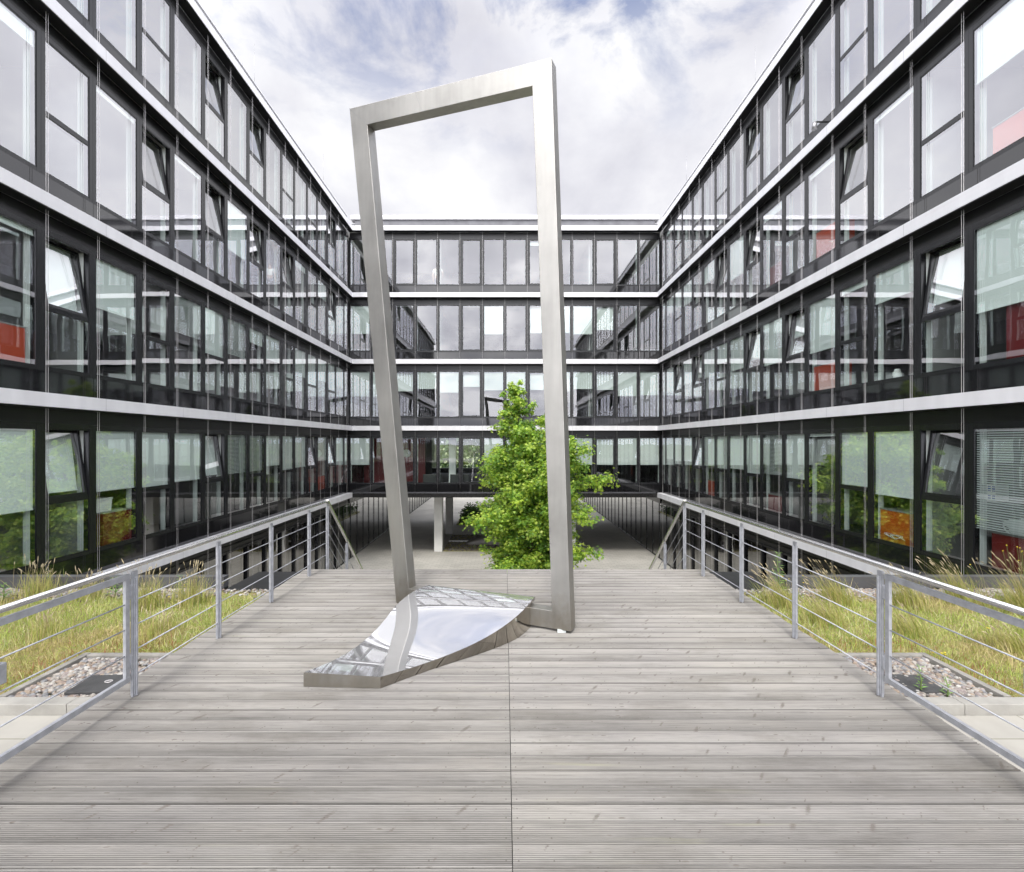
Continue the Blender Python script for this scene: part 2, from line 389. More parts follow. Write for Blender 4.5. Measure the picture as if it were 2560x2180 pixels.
# ------------------------------------------------------------------ camera, world, sun
EYE = Vector((0, 0, 2.0))
cam = bpy.data.cameras.new('camera'); co = bpy.data.objects.new('camera', cam); COL.objects.link(co)
co.location = EYE; co.rotation_euler = (rad(90), 0, 0)
cam.sensor_width = 36; cam.lens = 36*984/2072; cam.shift_x = 14.5/2072; cam.shift_y = 13/2072
cam.clip_start = .05; cam.clip_end = 5000
sc.camera = co
SUN_EL, SUN_AZ = 52, 8      # sun behind the camera, a touch to its left
sd = Vector((-math.sin(rad(SUN_AZ))*math.cos(rad(SUN_EL)), -math.cos(rad(SUN_AZ))*math.cos(rad(SUN_EL)), math.sin(rad(SUN_EL))))
sun = bpy.data.lights.new('sun', 'SUN'); so = bpy.data.objects.new('sun', sun); COL.objects.link(so)
sun.energy = 2.0; sun.angle = rad(11); sun.color = (1, .965, .91)
so.rotation_euler = sd.to_track_quat('Z', 'Y').to_euler()

w = bpy.data.worlds.new('World'); sc.world = w; w.use_nodes = True
nt = w.node_tree; nt.nodes.clear()
wo = nt.nodes.new('ShaderNodeOutputWorld'); bg = nt.nodes.new('ShaderNodeBackground'); L(nt, bg.outputs[0], wo.inputs[0])
bg.inputs['Strength'].default_value = .1
sky = N(nt, 'ShaderNodeTexSky', sky_type='NISHITA'); sky.sun_disc = False
sky.sun_elevation = rad(SUN_EL); sky.sun_rotation = math.atan2(sd.x, sd.y)
tc = nt.nodes.new('ShaderNodeTexCoord')
sp = nt.nodes.new('ShaderNodeSeparateXYZ'); L(nt, tc.outputs['Generated'], sp.inputs[0])
zz = math_(nt, 'ADD', math_(nt, 'MAXIMUM', sp.outputs[2], 0.0), .42)
cx = nt.nodes.new('ShaderNodeCombineXYZ')
L(nt, math_(nt, 'DIVIDE', sp.outputs[0], zz), cx.inputs[0]); L(nt, math_(nt, 'DIVIDE', sp.outputs[1], zz), cx.inputs[1])
def wmap(off, sc_):
    mp = nt.nodes.new('ShaderNodeMapping'); mp.inputs['Location'].default_value = off; mp.inputs['Scale'].default_value = sc_
    L(nt, cx.outputs[0], mp.inputs[0]); return mp.outputs[0]
def wnoise(vec, scale, detail, rough, dist=0):
    n = N(nt, 'ShaderNodeTexNoise'); n.inputs['Scale'].default_value = scale; n.inputs['Detail'].default_value = detail
    n.inputs['Roughness'].default_value = rough; n.inputs['Distortion'].default_value = dist
    L(nt, vec, n.inputs['Vector']); return n.outputs[0]
hz = N(nt, 'ShaderNodeMapRange'); hz.inputs[1].default_value = .50; hz.inputs[2].default_value = .66; hz.inputs[3].default_value = 0; hz.inputs[4].default_value = 1
L(nt, sp.outputs[2], hz.inputs[0])
# clouds: body shade and the holes where blue shows
body = wnoise(wmap((3.1, 7.7, 0), (1,1,1)), 3.4, 8, .56, .2)
front = N(nt, 'ShaderNodeMapRange'); front.inputs[1].default_value = -.25; front.inputs[2].default_value = .35; L(nt, sp.outputs[1], front.inputs[0])
bright = ramp(nt, body, [(.30, (7.3,7.3,8.0)), (.46, (8.7,8.7,9.25)), (.62, (10.3,10.3,10.5))])
dull = ramp(nt, body, [(.34, (6.6,6.8,8.4)), (.48, (10.4,10.6,12.0)), (.60, (17.5,17.5,18.2))])
# unseen sky low behind the camera, boosted to brighten far-wing reflections
lowb = N(nt, 'ShaderNodeMapRange'); lowb.inputs[1].default_value = .34; lowb.inputs[2].default_value = .50; lowb.inputs[3].default_value = 1.95; lowb.inputs[4].default_value = 1.0
L(nt, sp.outputs[2], lowb.inputs[0])
dl = N(nt, 'ShaderNodeVectorMath', operation='SCALE'); L(nt, dull.outputs[0], dl.inputs[0]); L(nt, lowb.outputs[0], dl.inputs[3])
cloud = mixc(nt, front.outputs[0], dl.outputs[0], bright.outputs[0])
# high grey-violet tint towards the zenith
cloud = mixc(nt, math_(nt, 'MULTIPLY', hz.outputs[0], ramp(nt, wnoise(wmap((9.3, 1.2, 0), (1,1,1)), 4.0, 8, .58, .3), [(.34, .45), (.58, 0.0)]).outputs[0]), cloud, (7.0,7.2,8.8))
hole_n = wnoise(wmap((33.3, 6.1, 0), (1,1,1)), 5.0, 9, .60, .3)
hole = ramp(nt, hole_n, [(.40, 1.0), (.52, 0.0)])
holef = math_(nt, 'MULTIPLY', hole.outputs[0], math_(nt, 'MULTIPLY_ADD', hz.outputs[0], .98, .02))
blue = mixc(nt, .5, sky.outputs[0], (3.4,4.4,8.2))
skyc = mixc(nt, math_(nt, 'MULTIPLY', holef, .80), cloud, blue)
# glow of the sun through thin cloud behind the camera
dp = N(nt, 'ShaderNodeVectorMath', operation='DOT_PRODUCT'); L(nt, tc.outputs['Generated'], dp.inputs[0]); dp.inputs[1].default_value = sd
gl = math_(nt, 'MULTIPLY', math_(nt, 'POWER', math_(nt, 'MAXIMUM', dp.outputs['Value'], 0.0), 4.5), 30.0)
glc = N(nt, 'ShaderNodeCombineColor'); L(nt, gl, glc.inputs[0]); L(nt, math_(nt, 'MULTIPLY', gl, .97), glc.inputs[1]); L(nt, math_(nt, 'MULTIPLY', gl, .91), glc.inputs[2])
zen = N(nt, 'ShaderNodeMapRange'); zen.inputs[1].default_value = .66; zen.inputs[2].default_value = .88; zen.inputs[3].default_value = 1.0; zen.inputs[4].default_value = 1.7  # sky above the view, brightened to light the court
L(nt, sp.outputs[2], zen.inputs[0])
vm = N(nt, 'ShaderNodeVectorMath', operation='SCALE'); L(nt, mixc(nt, 1.0, skyc, glc.outputs[0], 'ADD'), vm.inputs[0]); sid = N(nt, 'ShaderNodeMapRange'); sid.inputs[1].default_value = .38; sid.inputs[2].default_value = .60; sid.inputs[3].default_value = 1.0; sid.inputs[4].default_value = 1.9  # side sky hidden by the wings, brightened to lift windows and blinds
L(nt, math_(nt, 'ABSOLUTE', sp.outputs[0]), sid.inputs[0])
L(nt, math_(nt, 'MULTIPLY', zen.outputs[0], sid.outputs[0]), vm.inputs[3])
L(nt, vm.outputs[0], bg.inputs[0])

# ------------------------------------------------------------------ levels (deck = 0)
G = -4.4
S = 3.6
BAND = [-.83, 2.77, 6.37, 9.97, 13.57]
WT, WB = .51, 2.98           # window head / sill below the band above
HW = WB - WT                 # 2.47
GX, GY = 8.5, 26.5           # glass planes

# ------------------------------------------------------------------ window kit (local: x along, y outward, z from sill)
_cache = {}
EDGE = .082
def win_mesh(kind, wd):
    key = (kind, round(wd, 3))
    if key in _cache: return _cache[key]
    a = wd/2 - .002; e = EDGE if wd > .9 else .08
    b = MB()
    zb, zt = -.07, HW + .10
    for sgn in (-1, 1):
        x0, x1 = sorted((sgn*(wd/2-e), sgn*a))
        b.box(x0, x1, -.11, .012, zb, zt)
    ie = wd/2 - e
    b.box(-ie, ie, -.11, .010, zb, 0.0); b.box(-ie, ie, -.11, .010, HW, zt)
    # raised inner bead
    for sgn in (-1, 1):
        x0, x1 = sorted((sgn*(ie-.012), sgn*ie)); b.box(x0, x1, -.05, .003, 0.0, HW)
        x0, x1 = sorted((sgn*(wd/2-e-.004), sgn*(wd/2-.01))); b.box(x0, x1, -.235, -.112, .0, HW, 1)
    b.box(-ie+.022, ie-.022, -.05, .003, 0.0, .022); b.box(-ie+.022, ie-.022, -.05, .003, HW-.022, HW)
    if kind == 'split':
        b.box(-ie+.022, ie-.022, -.11, .008, 1.05, 1.15)
    if kind == 'vent':
        for sgn in (-1, 1):
            x0, x1 = sorted((sgn*(ie-.075), sgn*(ie-.023))); b.box(x0, x1, -.07, -.002, .023, HW-.023)
        b.box(-ie+.075, ie-.075, -.07, -.002, .023, .075); b.box(-ie+.075, ie-.075, -.07, -.002, HW-.075, HW-.023)
    fm = b.mesh('window_frame', [M['frame'], M['jamb']])
    g = MB()
    gx = ie - .01
    if kind == 'vent': gx = ie - .07
    def pane(z0, z1): g.quad((gx,-.004,z0), (-gx,-.004,z0), (-gx,-.004,z1), (gx,-.004,z1))
    g2 = MB()
    if kind == 'split':
        g2.quad((gx,-.004,.0), (-gx,-.004,.0), (-gx,-.004,1.06), (gx,-.004,1.06)); pane(1.14, HW)
    else: pane(.0, HW)
    full = MB(); full.v = g.v + g2.v; full.f = g.f + [tuple(i+4 for i in f) for f in g2.f]; full.m = [0]*len(full.f); full.smooth = [False]*len(full.f)
    pm = full.mesh('pane', M['glass']); lm = g2.mesh('pane', M['glass']) if g2.v else None
    s_ = MB(); hs = HW - 1.15 - .004
    for sgn in (-1, 1):
        x0, x1 = sorted((sgn*(ie-.026), sgn*(ie-.085))); s_.box(x0, x1, -.05, .0, .0, hs)
    s_.box(-ie+.085, ie-.085, -.05, .0, .0, .055); s_.box(-ie+.085, ie-.085, -.05, .0, hs-.055, hs)
    s_.quad((ie-.085,-.02,.055), (-ie+.085,-.02,.055), (-ie+.085,-.02,hs-.055), (ie-.085,-.02,hs-.055), 1)
    sm = s_.mesh('sash', [M['frame'], M['glass']]) if kind == 'split' else None
    _cache[key] = (fm, pm, lm, sm, ie)
    return _cache[key]
_bl = {}
def blind_mesh(wd, h, mat):
    key = (round(wd,3), round(h,3), mat)
    if key not in _bl:
        b = MB(); b.box(-wd, wd, -.012, .0, -h, .0)
        b.box(-wd, wd, -.022, .008, -h-.03, -h-.001)
        _bl[key] = b.mesh('blind', M[mat])
    return _bl[key]

def place_window(root, u, wd, kind, z, blind=0.0, open_=False, bmat='blind'):
    fm, pm, lm, sm, ie = win_mesh(kind, wd)
    f = link('window', fm, root, (u, 0, z))
    j = lambda: (R.uniform(-.0026,.0026), 0, R.uniform(-.0026,.0026))
    if open_ and sm:
        link('pane', lm, f, (0,0,0), j())
        link('sash', sm, f, (0,-.006,1.152), (rad(R.uniform(6.5,8)),0,0))
    else: link('pane', pm, f, (0,0,0), j())
    if blind > .01:
        h = blind*HW
        if open_ and sm:
            bb = link('blind', blind_mesh(ie-.095, min(h, HW-1.15)-.06, bmat), f, (0,-.24,HW-.02), (rad(7),0,0))
            bb.location = (0, -.30, HW-.03)
        else: link('blind', blind_mesh(ie-.016, h-.03, bmat), f, (0,-.045 if kind!='vent' else -.10,HW-.001))
    return f

WW, WN = 1.28, 1.12
def side_layout():
    out = []; u = 7.62 - WN - WW
    i = -2
    while u < 26.0:
        wd = WW if i % 2 == 0 else WN
        if u + wd > 26.4: wd = 26.36 - u
        out.append((i, u, wd)); u += wd; i += 1
    return out
LAY = side_layout()
U0, U1 = -5.0, 26.5

def side_wing(label, sgn, tables):
    """sgn -1: the wing whose court face is the plane X=-8.5; +1: X=+8.5"""
    root = thing('office_wing', label, 'building', (sgn*GX, 0, 0), rad(90)*sgn)
    lx = lambda u: sgn*u           # local x of a depth u
    def bx(mb, u0, u1, y0, y1, z0, z1, m=0):
        a, b = sorted((lx(u0), lx(u1))); mb.box(a, b, y0, y1, z0, z1, m)
    # windows
    for fl in range(4):
        zs = BAND[fl+1] - WB
        for i, u, wd in LAY:
            op, bl, mt = tables[fl].get(i, (False, 0.0, 'blind'))
            kind = 'split' if (i % 2 and wd > 1) else 'fixed'
            place_window(root, lx(u + wd/2), wd, kind, zs, bl, op, mt)
        # glazing of the wing's near end, beyond the frame
        g = MB(); u = U0
        while u < LAY[0][1] - .3:
            u1 = min(u + 1.2, LAY[0][1]); 
            bx(g, u, u+.10, -.1, .06, zs-.07, zs+HW+.1, 0)
            a, b = sorted((lx(u+.10), lx(u1))); g.quad((a,-.02,zs), (b,-.02,zs), (b,-.02,zs+HW), (a,-.02,zs+HW), 1)
            u = u1
        bx(g, U0, LAY[0][1], -.1, .05, zs+HW, zs+HW+.1); bx(g, U0, LAY[0][1], -.1, .05, zs-.07, zs)
        g.build('end_glazing', [M['frame'], M['glass']], root)['kind'] = 'stuff'
        # spandrel strip of black glass panels
        s_ = MB(); u = U0
        zlo = BAND[fl] + .135
        k = 0
        edges = [U0] + [q for i, q, wd in LAY if i % 2 == 0] + [26.38]
        for a, b in zip(edges[:-1], edges[1:]):
            bx(s_, a+.004, b-.004, -.08, .022, zlo, zs-.074)
        bx(s_, U0, 26.4, -.12, -.085, zlo, zs-.074)
        s_.build('spandrel', M['spandrel'], root)
    for fl, bz in enumerate(BAND):
        b = MB()
        bx(b, U0, 26.215, .025, .285, bz-.125, bz+.125)
        for i, q, wd in LAY:
            if i % 2 == 0: bx(b, q-.003, q+.003, .2855, .2862, bz-.124, bz+.124, 1)
        b.build('facade_band', [M['band'], M['bandline']], root, bevel=.004)
        l = MB(); zt = bz - .13
        bx(l, U0, 26.38, -.20, -.03, bz-WT+.10 if fl else bz-.50, zt)
        bx(l, U0, 26.38, -.03, .012, bz-WT+.10 if fl else bz-.50, bz-.36)
        bx(l, U0, 26.21, .013, .275, bz-.142, bz-.127)  # black strip under the band, standing in for its underside shadow
        l.build('lintel_and_shadow', M['lintel_and_shadow'], root)
    # ground storey: tall dark glazing down to the paving, on under the bridge
    zt = BAND[0] - .50
    gl = MB()
    us = [7.62-1.2*2+1.2*k for k in range(16)]
    for k, u in enumerate(us):
        f = MB(); wd = 1.2
        f.box(-wd/2+.002, -wd/2+.05, -.10, .05, G+.0, zt); f.box(wd/2-.05, wd/2-.002, -.10, .05, G+.0, zt)
        f.box(-wd/2+.05, wd/2-.05, -.10, .045, zt-.07, zt); f.box(-wd/2+.05, wd/2-.05, -.10, .045, G, G+.09)
        if k % 4 == 2:
            f.box(.30, .33, .05, .09, G+.95, G+1.15, 1)
        key = ('gw', k % 4 == 2)
        if key not in _cache: _cache[key] = f.mesh('ground_window', [M['frame'], M['polished_rail']])
        o = link('ground_window', _cache[key], root, (lx(u+wd/2), 0, 0))
        if 'gp' not in _cache:
            p = MB(); p.quad((.55,-.02,G+.09), (-.55,-.02,G+.09), (-.55,-.02,zt-.07), (.55,-.02,zt-.07)); _cache['gp'] = p.mesh('pane', M['dark_glass'])
        link('pane', _cache['gp'], o, (0,0,0), (R.uniform(-.001,.001), 0, R.uniform(-.001,.001)))
    ue = us[-1] + 1.2
    u = ue; up = MB()
    while u < 60:
        bx(up, u, u+.035, -.1, .004, G, zt)
        a, b = sorted((lx(u+.035), lx(u+1.2))); up.quad((a,-.02,G+.05), (b,-.02,G+.05), (b,-.02,zt), (a,-.02,zt), 1)
        bx(up, u+.036, u+1.2, -.1, .003, G, G+.05)
        u += 1.2
    up.build('passage_glazing', [M['frame'], M['dark_glass']], root)['kind'] = 'stuff'
    wl = MB(); bx(wl, 26.5, 60, -.3, .05, zt+.005, BAND[1]); wl.build('passage_wall', M['soffit'], root)
    # guide wires
    for i, q, wd in LAY:
        if q < 6.4: continue
        for d in (-.022, .022):
            wv = MB(); wv.tube([(0, .17, G+.1), (0, .17, BAND[4])], .0034, 5)
            if 'wire' not in _cache: _cache['wire'] = wv.mesh('guide_wire', M['wire'])
            link('guide_wire', _cache['wire'], root, (lx(q-.05+d), 0, 0))
    # shell: floors, ceilings, inner walls
    for fl, bz in enumerate(BAND):
        s_ = MB()
        bx(s_, U0, 40, -6.0, -.245, bz-.30, bz+.30, 0)
        bx(s_, U0, 40, -6.0, -.245, bz+.304, bz+.34, 1)
        s_.build('floor_slab', [M['slab'], M['carpet']], root)
    iw = MB()
    bx(iw, U0, 60, -6.4, -6.0, G, 13.8)
    iw.build('corridor_wall', M['idark'], root)
    for q in (10.0, 14.8, 19.6, 24.4):
        pw = MB(); bx(pw, q-.06, q+.06, -5.99, -.25, BAND[0]+.35, 13.2); pw.build('partition', M['iwall'], root)
    ew = MB(); bx(ew, U0-.3, U0, -6.4, .02, G, 13.9); ew.build('end_wall', M['soffit'], root)
    rf = MB()
    bx(rf, U0, 26.2, -.30, -.06, 13.75, 14.05, 0)
    bx(rf, U0, 26.0, -.40, .10, 14.06, 14.10, 1)
    bx(rf, U0, 40, -6.4, -.40, 13.88, 14.0, 0)
    rf.build('roof_edge', [M['lintel_and_shadow'], M['band']], root)
    for q in (16.6, 22.9):
        lr = MB(); lr.tube([(0,-.05,14.05), (0,-.05,15.6)], .006, 5); lr.bar((0,-.3,14.28), (0,-.05,14.28), .02, .02)
        lr.build('lightning_rod', M['bolt'], root, (lx(q),0,0))
    return root

def T(**k): return k
O = lambda b=0.0: (True, b, 'blind')
B = lambda b, m='blind': (False, b, m)
def fill(t, seed, pb, lo, hi, popen):
    r = random.Random(seed)
    for i in range(-2, 17):
        if i not in t:
            op = (i % 2 == 1) and r.random() < popen
            t[i] = (op, r.uniform(lo, hi) if r.random() < pb else 0.0, 'blind')
    return t
left_t = [
 fill({0:B(.60),1:O(.5),2:B(.525),3:B(.535),4:B(.52),5:O(.5),6:B(.50,'blind_open'),7:B(.50,'blind_open'),8:B(.45),9:B(.535),10:B(.52),11:O(.0),12:B(.45),13:O(.5),14:B(.5)}, 1, .8,.4,.55,.3),
 fill({0:B(.05),1:O(.5),2:B(.42),3:B(0),4:B(.40,'blind_open'),5:B(.535),6:B(.45,'blind_open'),7:B(.2),8:B(.35),9:B(0),10:B(.45),11:B(.535),12:B(.4),13:B(.5),14:B(.4)}, 2, .6,.3,.5,.2),
 fill({0:B(.12),1:B(0),2:B(.05),3:O(),4:B(.05),5:O(),6:B(.6),7:O(),8:B(0),9:O(),10:B(.1),11:B(0),12:B(.3),13:O()}, 3, .3,.1,.4,.3),
 fill({1:B(0),3:B(0),5:O(),7:O(),9:B(0),11:B(0),13:O()}, 4, .2,.05,.2,0)]
right_t = [
 fill({0:B(.73,'blind_open'),1:O(.0),2:B(.585),3:B(.53),4:B(.04),5:B(.535),6:B(.52,'blind_open'),7:B(.535),8:B(.5),9:B(.52),10:B(.5),11:O(.5),12:B(.46),13:B(.48),14:B(.45)}, 5, .8,.4,.5,.3),
 fill({0:B(.62),1:O(.45),2:B(.28),3:B(.06),4:B(.56),5:O(.3),6:B(.55),7:O(.4),8:B(.48),9:B(.3),10:B(.46),11:O(.4),12:B(.45),13:O(.4),14:B(.5)}, 6, .6,.3,.5,.3),
 fill({0:B(.4),1:B(0),2:B(.05),3:O(),4:B(.06),5:B(0),6:B(.1),7:O(),8:B(.55),9:O(),10:B(.3),11:B(0),12:B(.4)}, 7, .4,.2,.5,.2),
 fill({1:B(0),3:B(0),5:O(),7:O(),9:B(0),11:B(0)}, 8, .2,.05,.2,0)]
wing_a = side_wing('dark glazed office wing with white planter box and bright orange-red cabinet behind its windows', -1, left_t)
wing_b = side_wing('dark glazed office wing with orange cabinet and white plastic bag behind its lowest full windows', 1, right_t)

# wing across the court, bridging the passage
root = thing('office_wing', 'glazed office wing bridging the passage on white columns beyond the tree', 'building', (0, GY, 0), rad(180))
MOD = 2*8.5/14
PAT = 'WWNWWNWWNWWNWW'
back_t = [
 {0:.60, 6:.60, 7:.60, 8:.60, 9:.6, 10:.60, 11:.60, 12:.60, 13:.60},
 {0:.55,1:.55,2:.43,3:.38,4:.46,5:.33,6:.41,7:.40,8:.40,9:.43,10:.38,11:.40,12:.54,13:.52},
 {0:.62,6:.63,8:.60,9:.60,10:.63,11:.53},
 {8:.12}]
for fl in range(4):
    zs = BAND[fl+1] - WB
    for j in range(14):
        u = -(-8.5 + MOD*(j+.5))
        op = 'blind_open' if (fl == 2 and j in (7, 12, 13)) else 'blind_far_dimmed'
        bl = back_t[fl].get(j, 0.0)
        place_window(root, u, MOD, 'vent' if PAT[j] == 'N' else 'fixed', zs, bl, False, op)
    s_ = MB(); zlo = BAND[fl] + (.135 if fl else .07)
    for j in range(14): s_.box(-8.5+MOD*j+.004, -8.5+MOD*(j+1)-.004, -.08, .022, zlo, zs-.074)
    s_.box(-8.5, 8.5, -.12, -.085, zlo, zs-.074)
    s_.build('spandrel', M['spandrel'], root)
for fl, bz in enumerate(BAND):
    if fl:
        b = MB(); b.box(-8.48, 8.48, .025, .285, bz-.125, bz+.125)
        for j in range(2, 14, 2): b.box(-8.5+MOD*j-.003, -8.5+MOD*j+.003, .2855, .2862, bz-.124, bz+.124, 1)
        b.build('facade_band', [M['band'], M['bandline']], root, bevel=.004)
        l = MB(); l.box(-8.46, 8.46, -.2, -.03, bz-WT+.10, bz-.13); l.box(-8.46, 8.46, -.03, .012, bz-WT+.10, bz-.36); l.box(-8.46, 8.46, .013, .275, bz-.142, bz-.127)  # last box is a dark strip painted in for shadow below the band
        l.build('lintel_and_shadow', M['lintel_and_shadow'], root)
    s_ = MB()
    s_.box(-8.49, 8.49, -13.5, -.245, bz-(.30 if fl else .12), bz+.30, 0); s_.box(-8.49, 8.49, -13.5, -.245, bz+.304, bz+.34, 1)
    s_.build('floor_slab', [M['slab'], M['carpet']], root)
bm_ = MB(); bm_.box(-8.22, 8.22, -.2, .275, -.97, -.755); bm_.box(-8.22, 8.22, -.2, .04, -.745, -.70, 1); bm_.box(-8.22, 8.22, -13.5, -.2, -.985, -.955); bm_.build('bridge_beam', [M['soffit'], M['parapet']], root)
iw = MB(); iw.box(-8.5, 8.5, -6.2, -6.0, 2.9, 13.8); iw.build('corridor_wall', M['idark'], root)
iw = MB(); iw.box(-8.5, -3.5, -6.2, -6.0, -.4, 2.4); iw.box(4.9, 8.5, -6.2, -6.0, -.4, 2.4); iw.build('lobby_wall', M['idark'], root)
for X in (-4.7, .0, 3.6):
    for k, (z0, z1) in enumerate(((3.2, 5.9), (6.8, 9.6), (10.4, 13.2))):
        pw = MB(); pw.box(X-.05, X+.05, -5.99, -.5, z0, z1); pw.build('partition', M['iwall'], root)
rw = MB(); rw.box(-8.5, 8.5, -13.8, -13.5, 2.9, 13.9); rw.build('rear_wall', M['idark'], root)
rg = MB(); rg.box(-8.5, 8.5, -13.8, -13.5, -.9, -.1)
rg.build('rear_sill', M['soffit'], root)
rf = MB(); rf.box(-8.2, 8.2, -.30, -.06, 13.71, 14.14, 0); rf.box(-8.4, 8.4, -.45, .06, 14.15, 14.36, 1); rf.box(-8.5, 8.5, -13.8, -.45, 13.9, 14.1, 0)
rf.build('roof_edge', [M['parapet'], M['band']], root)
for X in (-3.9, 3.9):
    for y in (-2.2, -7.7):
        cb = MB(); cb.box(-.24, .24, -.24, .24, G, -.99); cb.build('column', M['column'], root, (-X, y, 0), bevel=.01)
for j in range(1, 14):
    link('guide_wire', _cache['wire'], root, (-8.5+MOD*j, 0, BAND[4]-BAND[4]))
wing_c = root
for o in list(bpy.data.objects):
    if o.parent is wing_c and o.name.startswith('guide_wire'):
        wv = MB(); wv.tube([(0, .17, -.7), (0, .17, BAND[4])], .0034, 5)
        if 'wire2' not in _cache: _cache['wire2'] = wv.mesh('guide_wire', M['wire'])
        o.data = _cache['wire2']

# ------------------------------------------------------------------ ground, terrace, deck
b = MB(); b.quad((-1500,-1500,G), (1500,-1500,G), (1500,1500,G), (-1500,1500,G)); tag(b.build('ground', M['pavers']), kind='structure')
b = MB()
b.box(-8.42, -3.15, -14, 3.80, G, -.134); b.box(3.15, 8.42, -14, 3.80, G, -.134); b.box(-3.15, 3.15, -14, -1.0, G, -.134)
tag(b.build('terrace_pavement', M['terrace']), kind='structure')
b = MB()
for sg in (-1, 1):
    x0, x1 = sorted((sg*3.16, sg*8.42)); b.box(x0, x1, 3.92, 6.90, G, -.10)
tag(b.build('roof_soil_ground', M['soil']), kind='structure')
b = MB(); b.box(-3.13, 3.13, -1.0, 7.62, G, -.06); tag(b.build('podium_wall', M['black']), kind='structure')
for sg in (-1, 1):
    b = MB()
    xs = [3.17, 4.05-.62 if sg < 0 else 3.6, 4.5, 5.5, 6.5, 7.5, 8.42]
    for a, c in zip(xs[:-1], xs[1:]):
        x0, x1 = sorted((sg*(a+.002), sg*(c-.002))); b.box(x0, x1, 3.803, 3.917, -.6, -.048)
    o = b.build('kerb', M['kerb'], bevel=.006); tag(o, kind='structure')
    b = MB()
    x0, x1 = sorted((sg*4.03, sg*4.09)); b.box(x0, x1, 3.925, 4.74, -.3, -.045)
    x0, x1 = sorted((sg*3.17, sg*4.027)); b.box(x0, x1, 4.68, 4.74, -.3, -.047)
    o = b.build('kerb', M['edging'], bevel=.005); tag(o, kind='structure')
    b = MB()
    x0, x1 = sorted((sg*4.0, sg*8.42)); b.box(x0, x1, 6.92, 7.04, -.07, .086, 0); b.box(x0, x1, 6.93, 7.03, G, -.075, 1)
    x0, x1 = sorted((sg*3.17, sg*3.995)); b.box(x0, x1, 6.905, 7.90, G, -.10, 1)
    o = b.build('parapet_wall', [M['parapet'], M['black']]); tag(o, kind='structure')

# deck of grooved boards
d = MB(); rb = random.Random(3)
def board(x0, x1, y0, wd, z, tilt):
    prof = [(y0, z-.026), (y0, z-.004), (y0+.004, z)]
    ng = 9; yy = y0 + .010; st = (wd - .020)/ng
    for k in range(ng):
        a = yy + k*st
        prof += [(a+st*.12, z), (a+st*.30, z-.0032), (a+st*.70, z-.0032), (a+st*.88, z)]
    prof += [(y0+wd-.004, z), (y0+wd, z-.004), (y0+wd, z-.026)]
    n = len(prof)
    vs = [(x0, y, q) for y, q in prof] + [(x1, y, q+tilt) for y, q in prof]
    d.add(vs, [tuple(range(n))] + [tuple(range(2*n-1, n-1, -1))] + [(i+1, i, n+i, n+i+1) for i in range(n-1)])
y = -.95; k = 0
k0 = int(math.floor(-.95/PITCH))
for k in range(k0, int(7.74/PITCH)):
    yb = k*PITCH
    gp = .004 if rb.random() < .8 else .008
    if k == 20: gp = .010
    for x0, x1 in ((-3.15 + rb.uniform(-.008,.008), .0345), (.0385, 3.15 + rb.uniform(-.008,.008))):
        board(x0, x1, yb + gp/2 + rb.uniform(-.001,.001), PITCH - gp, rb.uniform(-.0022,.0016), rb.uniform(-.0015,.0015))
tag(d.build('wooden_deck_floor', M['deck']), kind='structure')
# stairs down to the court
b = MB(); ns = 25; 
for k in range(ns):
    y0 = 7.72 + k*.208; z1 = -(k+1)*4.4/ns
    b.box(-2.85, 2.85, y0, y0+.208-.001, max(G-.05, z1-.5), z1)
tag(b.build('stair_steps_floor', M['kerb']), kind='structure')

# ------------------------------------------------------------------ sculpture
F = 984.0; VX, VY = 1021.5, 895.0
def on_deck(px, py, h=0.0):
    Z = F*(2.0-h)/(py-VY); return Vector(((px-VX)/F*Z, Z, h))
YAW = rad(26)
A = Vector((.688, 5.06, 0)); DIR = Vector((math.cos(YAW), -math.sin(YAW), 0)); NB = Vector((math.sin(YAW), math.cos(YAW), 0))
def plane_pt(px, py):
    kx = (px-VX)/F
    s = (A.y*kx - A.x)/(DIR.x - DIR.y*kx)
    Z = A.y + DIR.y*s
    return s, 2.0 + (VY-py)/F*Z
BR, TR, TL, BL = plane_pt(1155.4,1278), plane_pt(1115.4,115.9), plane_pt(707.3,219.4), plane_pt(801.7,1222.5)
iTR, iTL = plane_pt(1077,173.5), plane_pt(742.9,251.7)
iBR = (plane_pt(1117,1236)[0], plane_pt(1117,1236)[1]); iBL = (plane_pt(827,1202.4)[0], .20)
BL = (BL[0], .0)
sculp = thing('steel_sculpture', 'tall leaning stainless steel frame sculpture with a curved mirror ramp on the deck', 'sculpture', A, 0)
def P3(p, dep=0.0): return DIR*p[0] + Vector((0,0,p[1])) + NB*dep
DEP = .15
def rail_piece(a, b_, c, e):
    """a mitred bar of the frame: outer a-b, inner c-e"""
    q = MB(); q.prism([P3(a), P3(b_), P3(e), P3(c)], NB*DEP); return q
fr = MB()
outer = [BL, TL, TR, BR]; inner = [iBL, iTL, iTR, iBR]
n = 4
vs = [P3(p) for p in outer] + [P3(p) for p in inner] + [P3(p, DEP) for p in outer] + [P3(p, DEP) for p in inner]
fs = []
for i in range(4):
    j = (i+1) % 4
    fs += [(i, j, 4+j, 4+i), (8+i, 12+i, 12+j, 8+j), (i, 8+i, 8+j, j), (4+i, 4+j, 12+j, 12+i)]
fr.add(vs, fs)
fo = fr.build('frame', M['steel'], sculp, bevel=.004)
import bmesh
def fix_normals(o):
    bm = bmesh.new(); bm.from_mesh(o.data); bmesh.ops.recalc_face_normals(bm, faces=bm.faces); bm.to_mesh(o.data); bm.free()
fix_normals(fo)
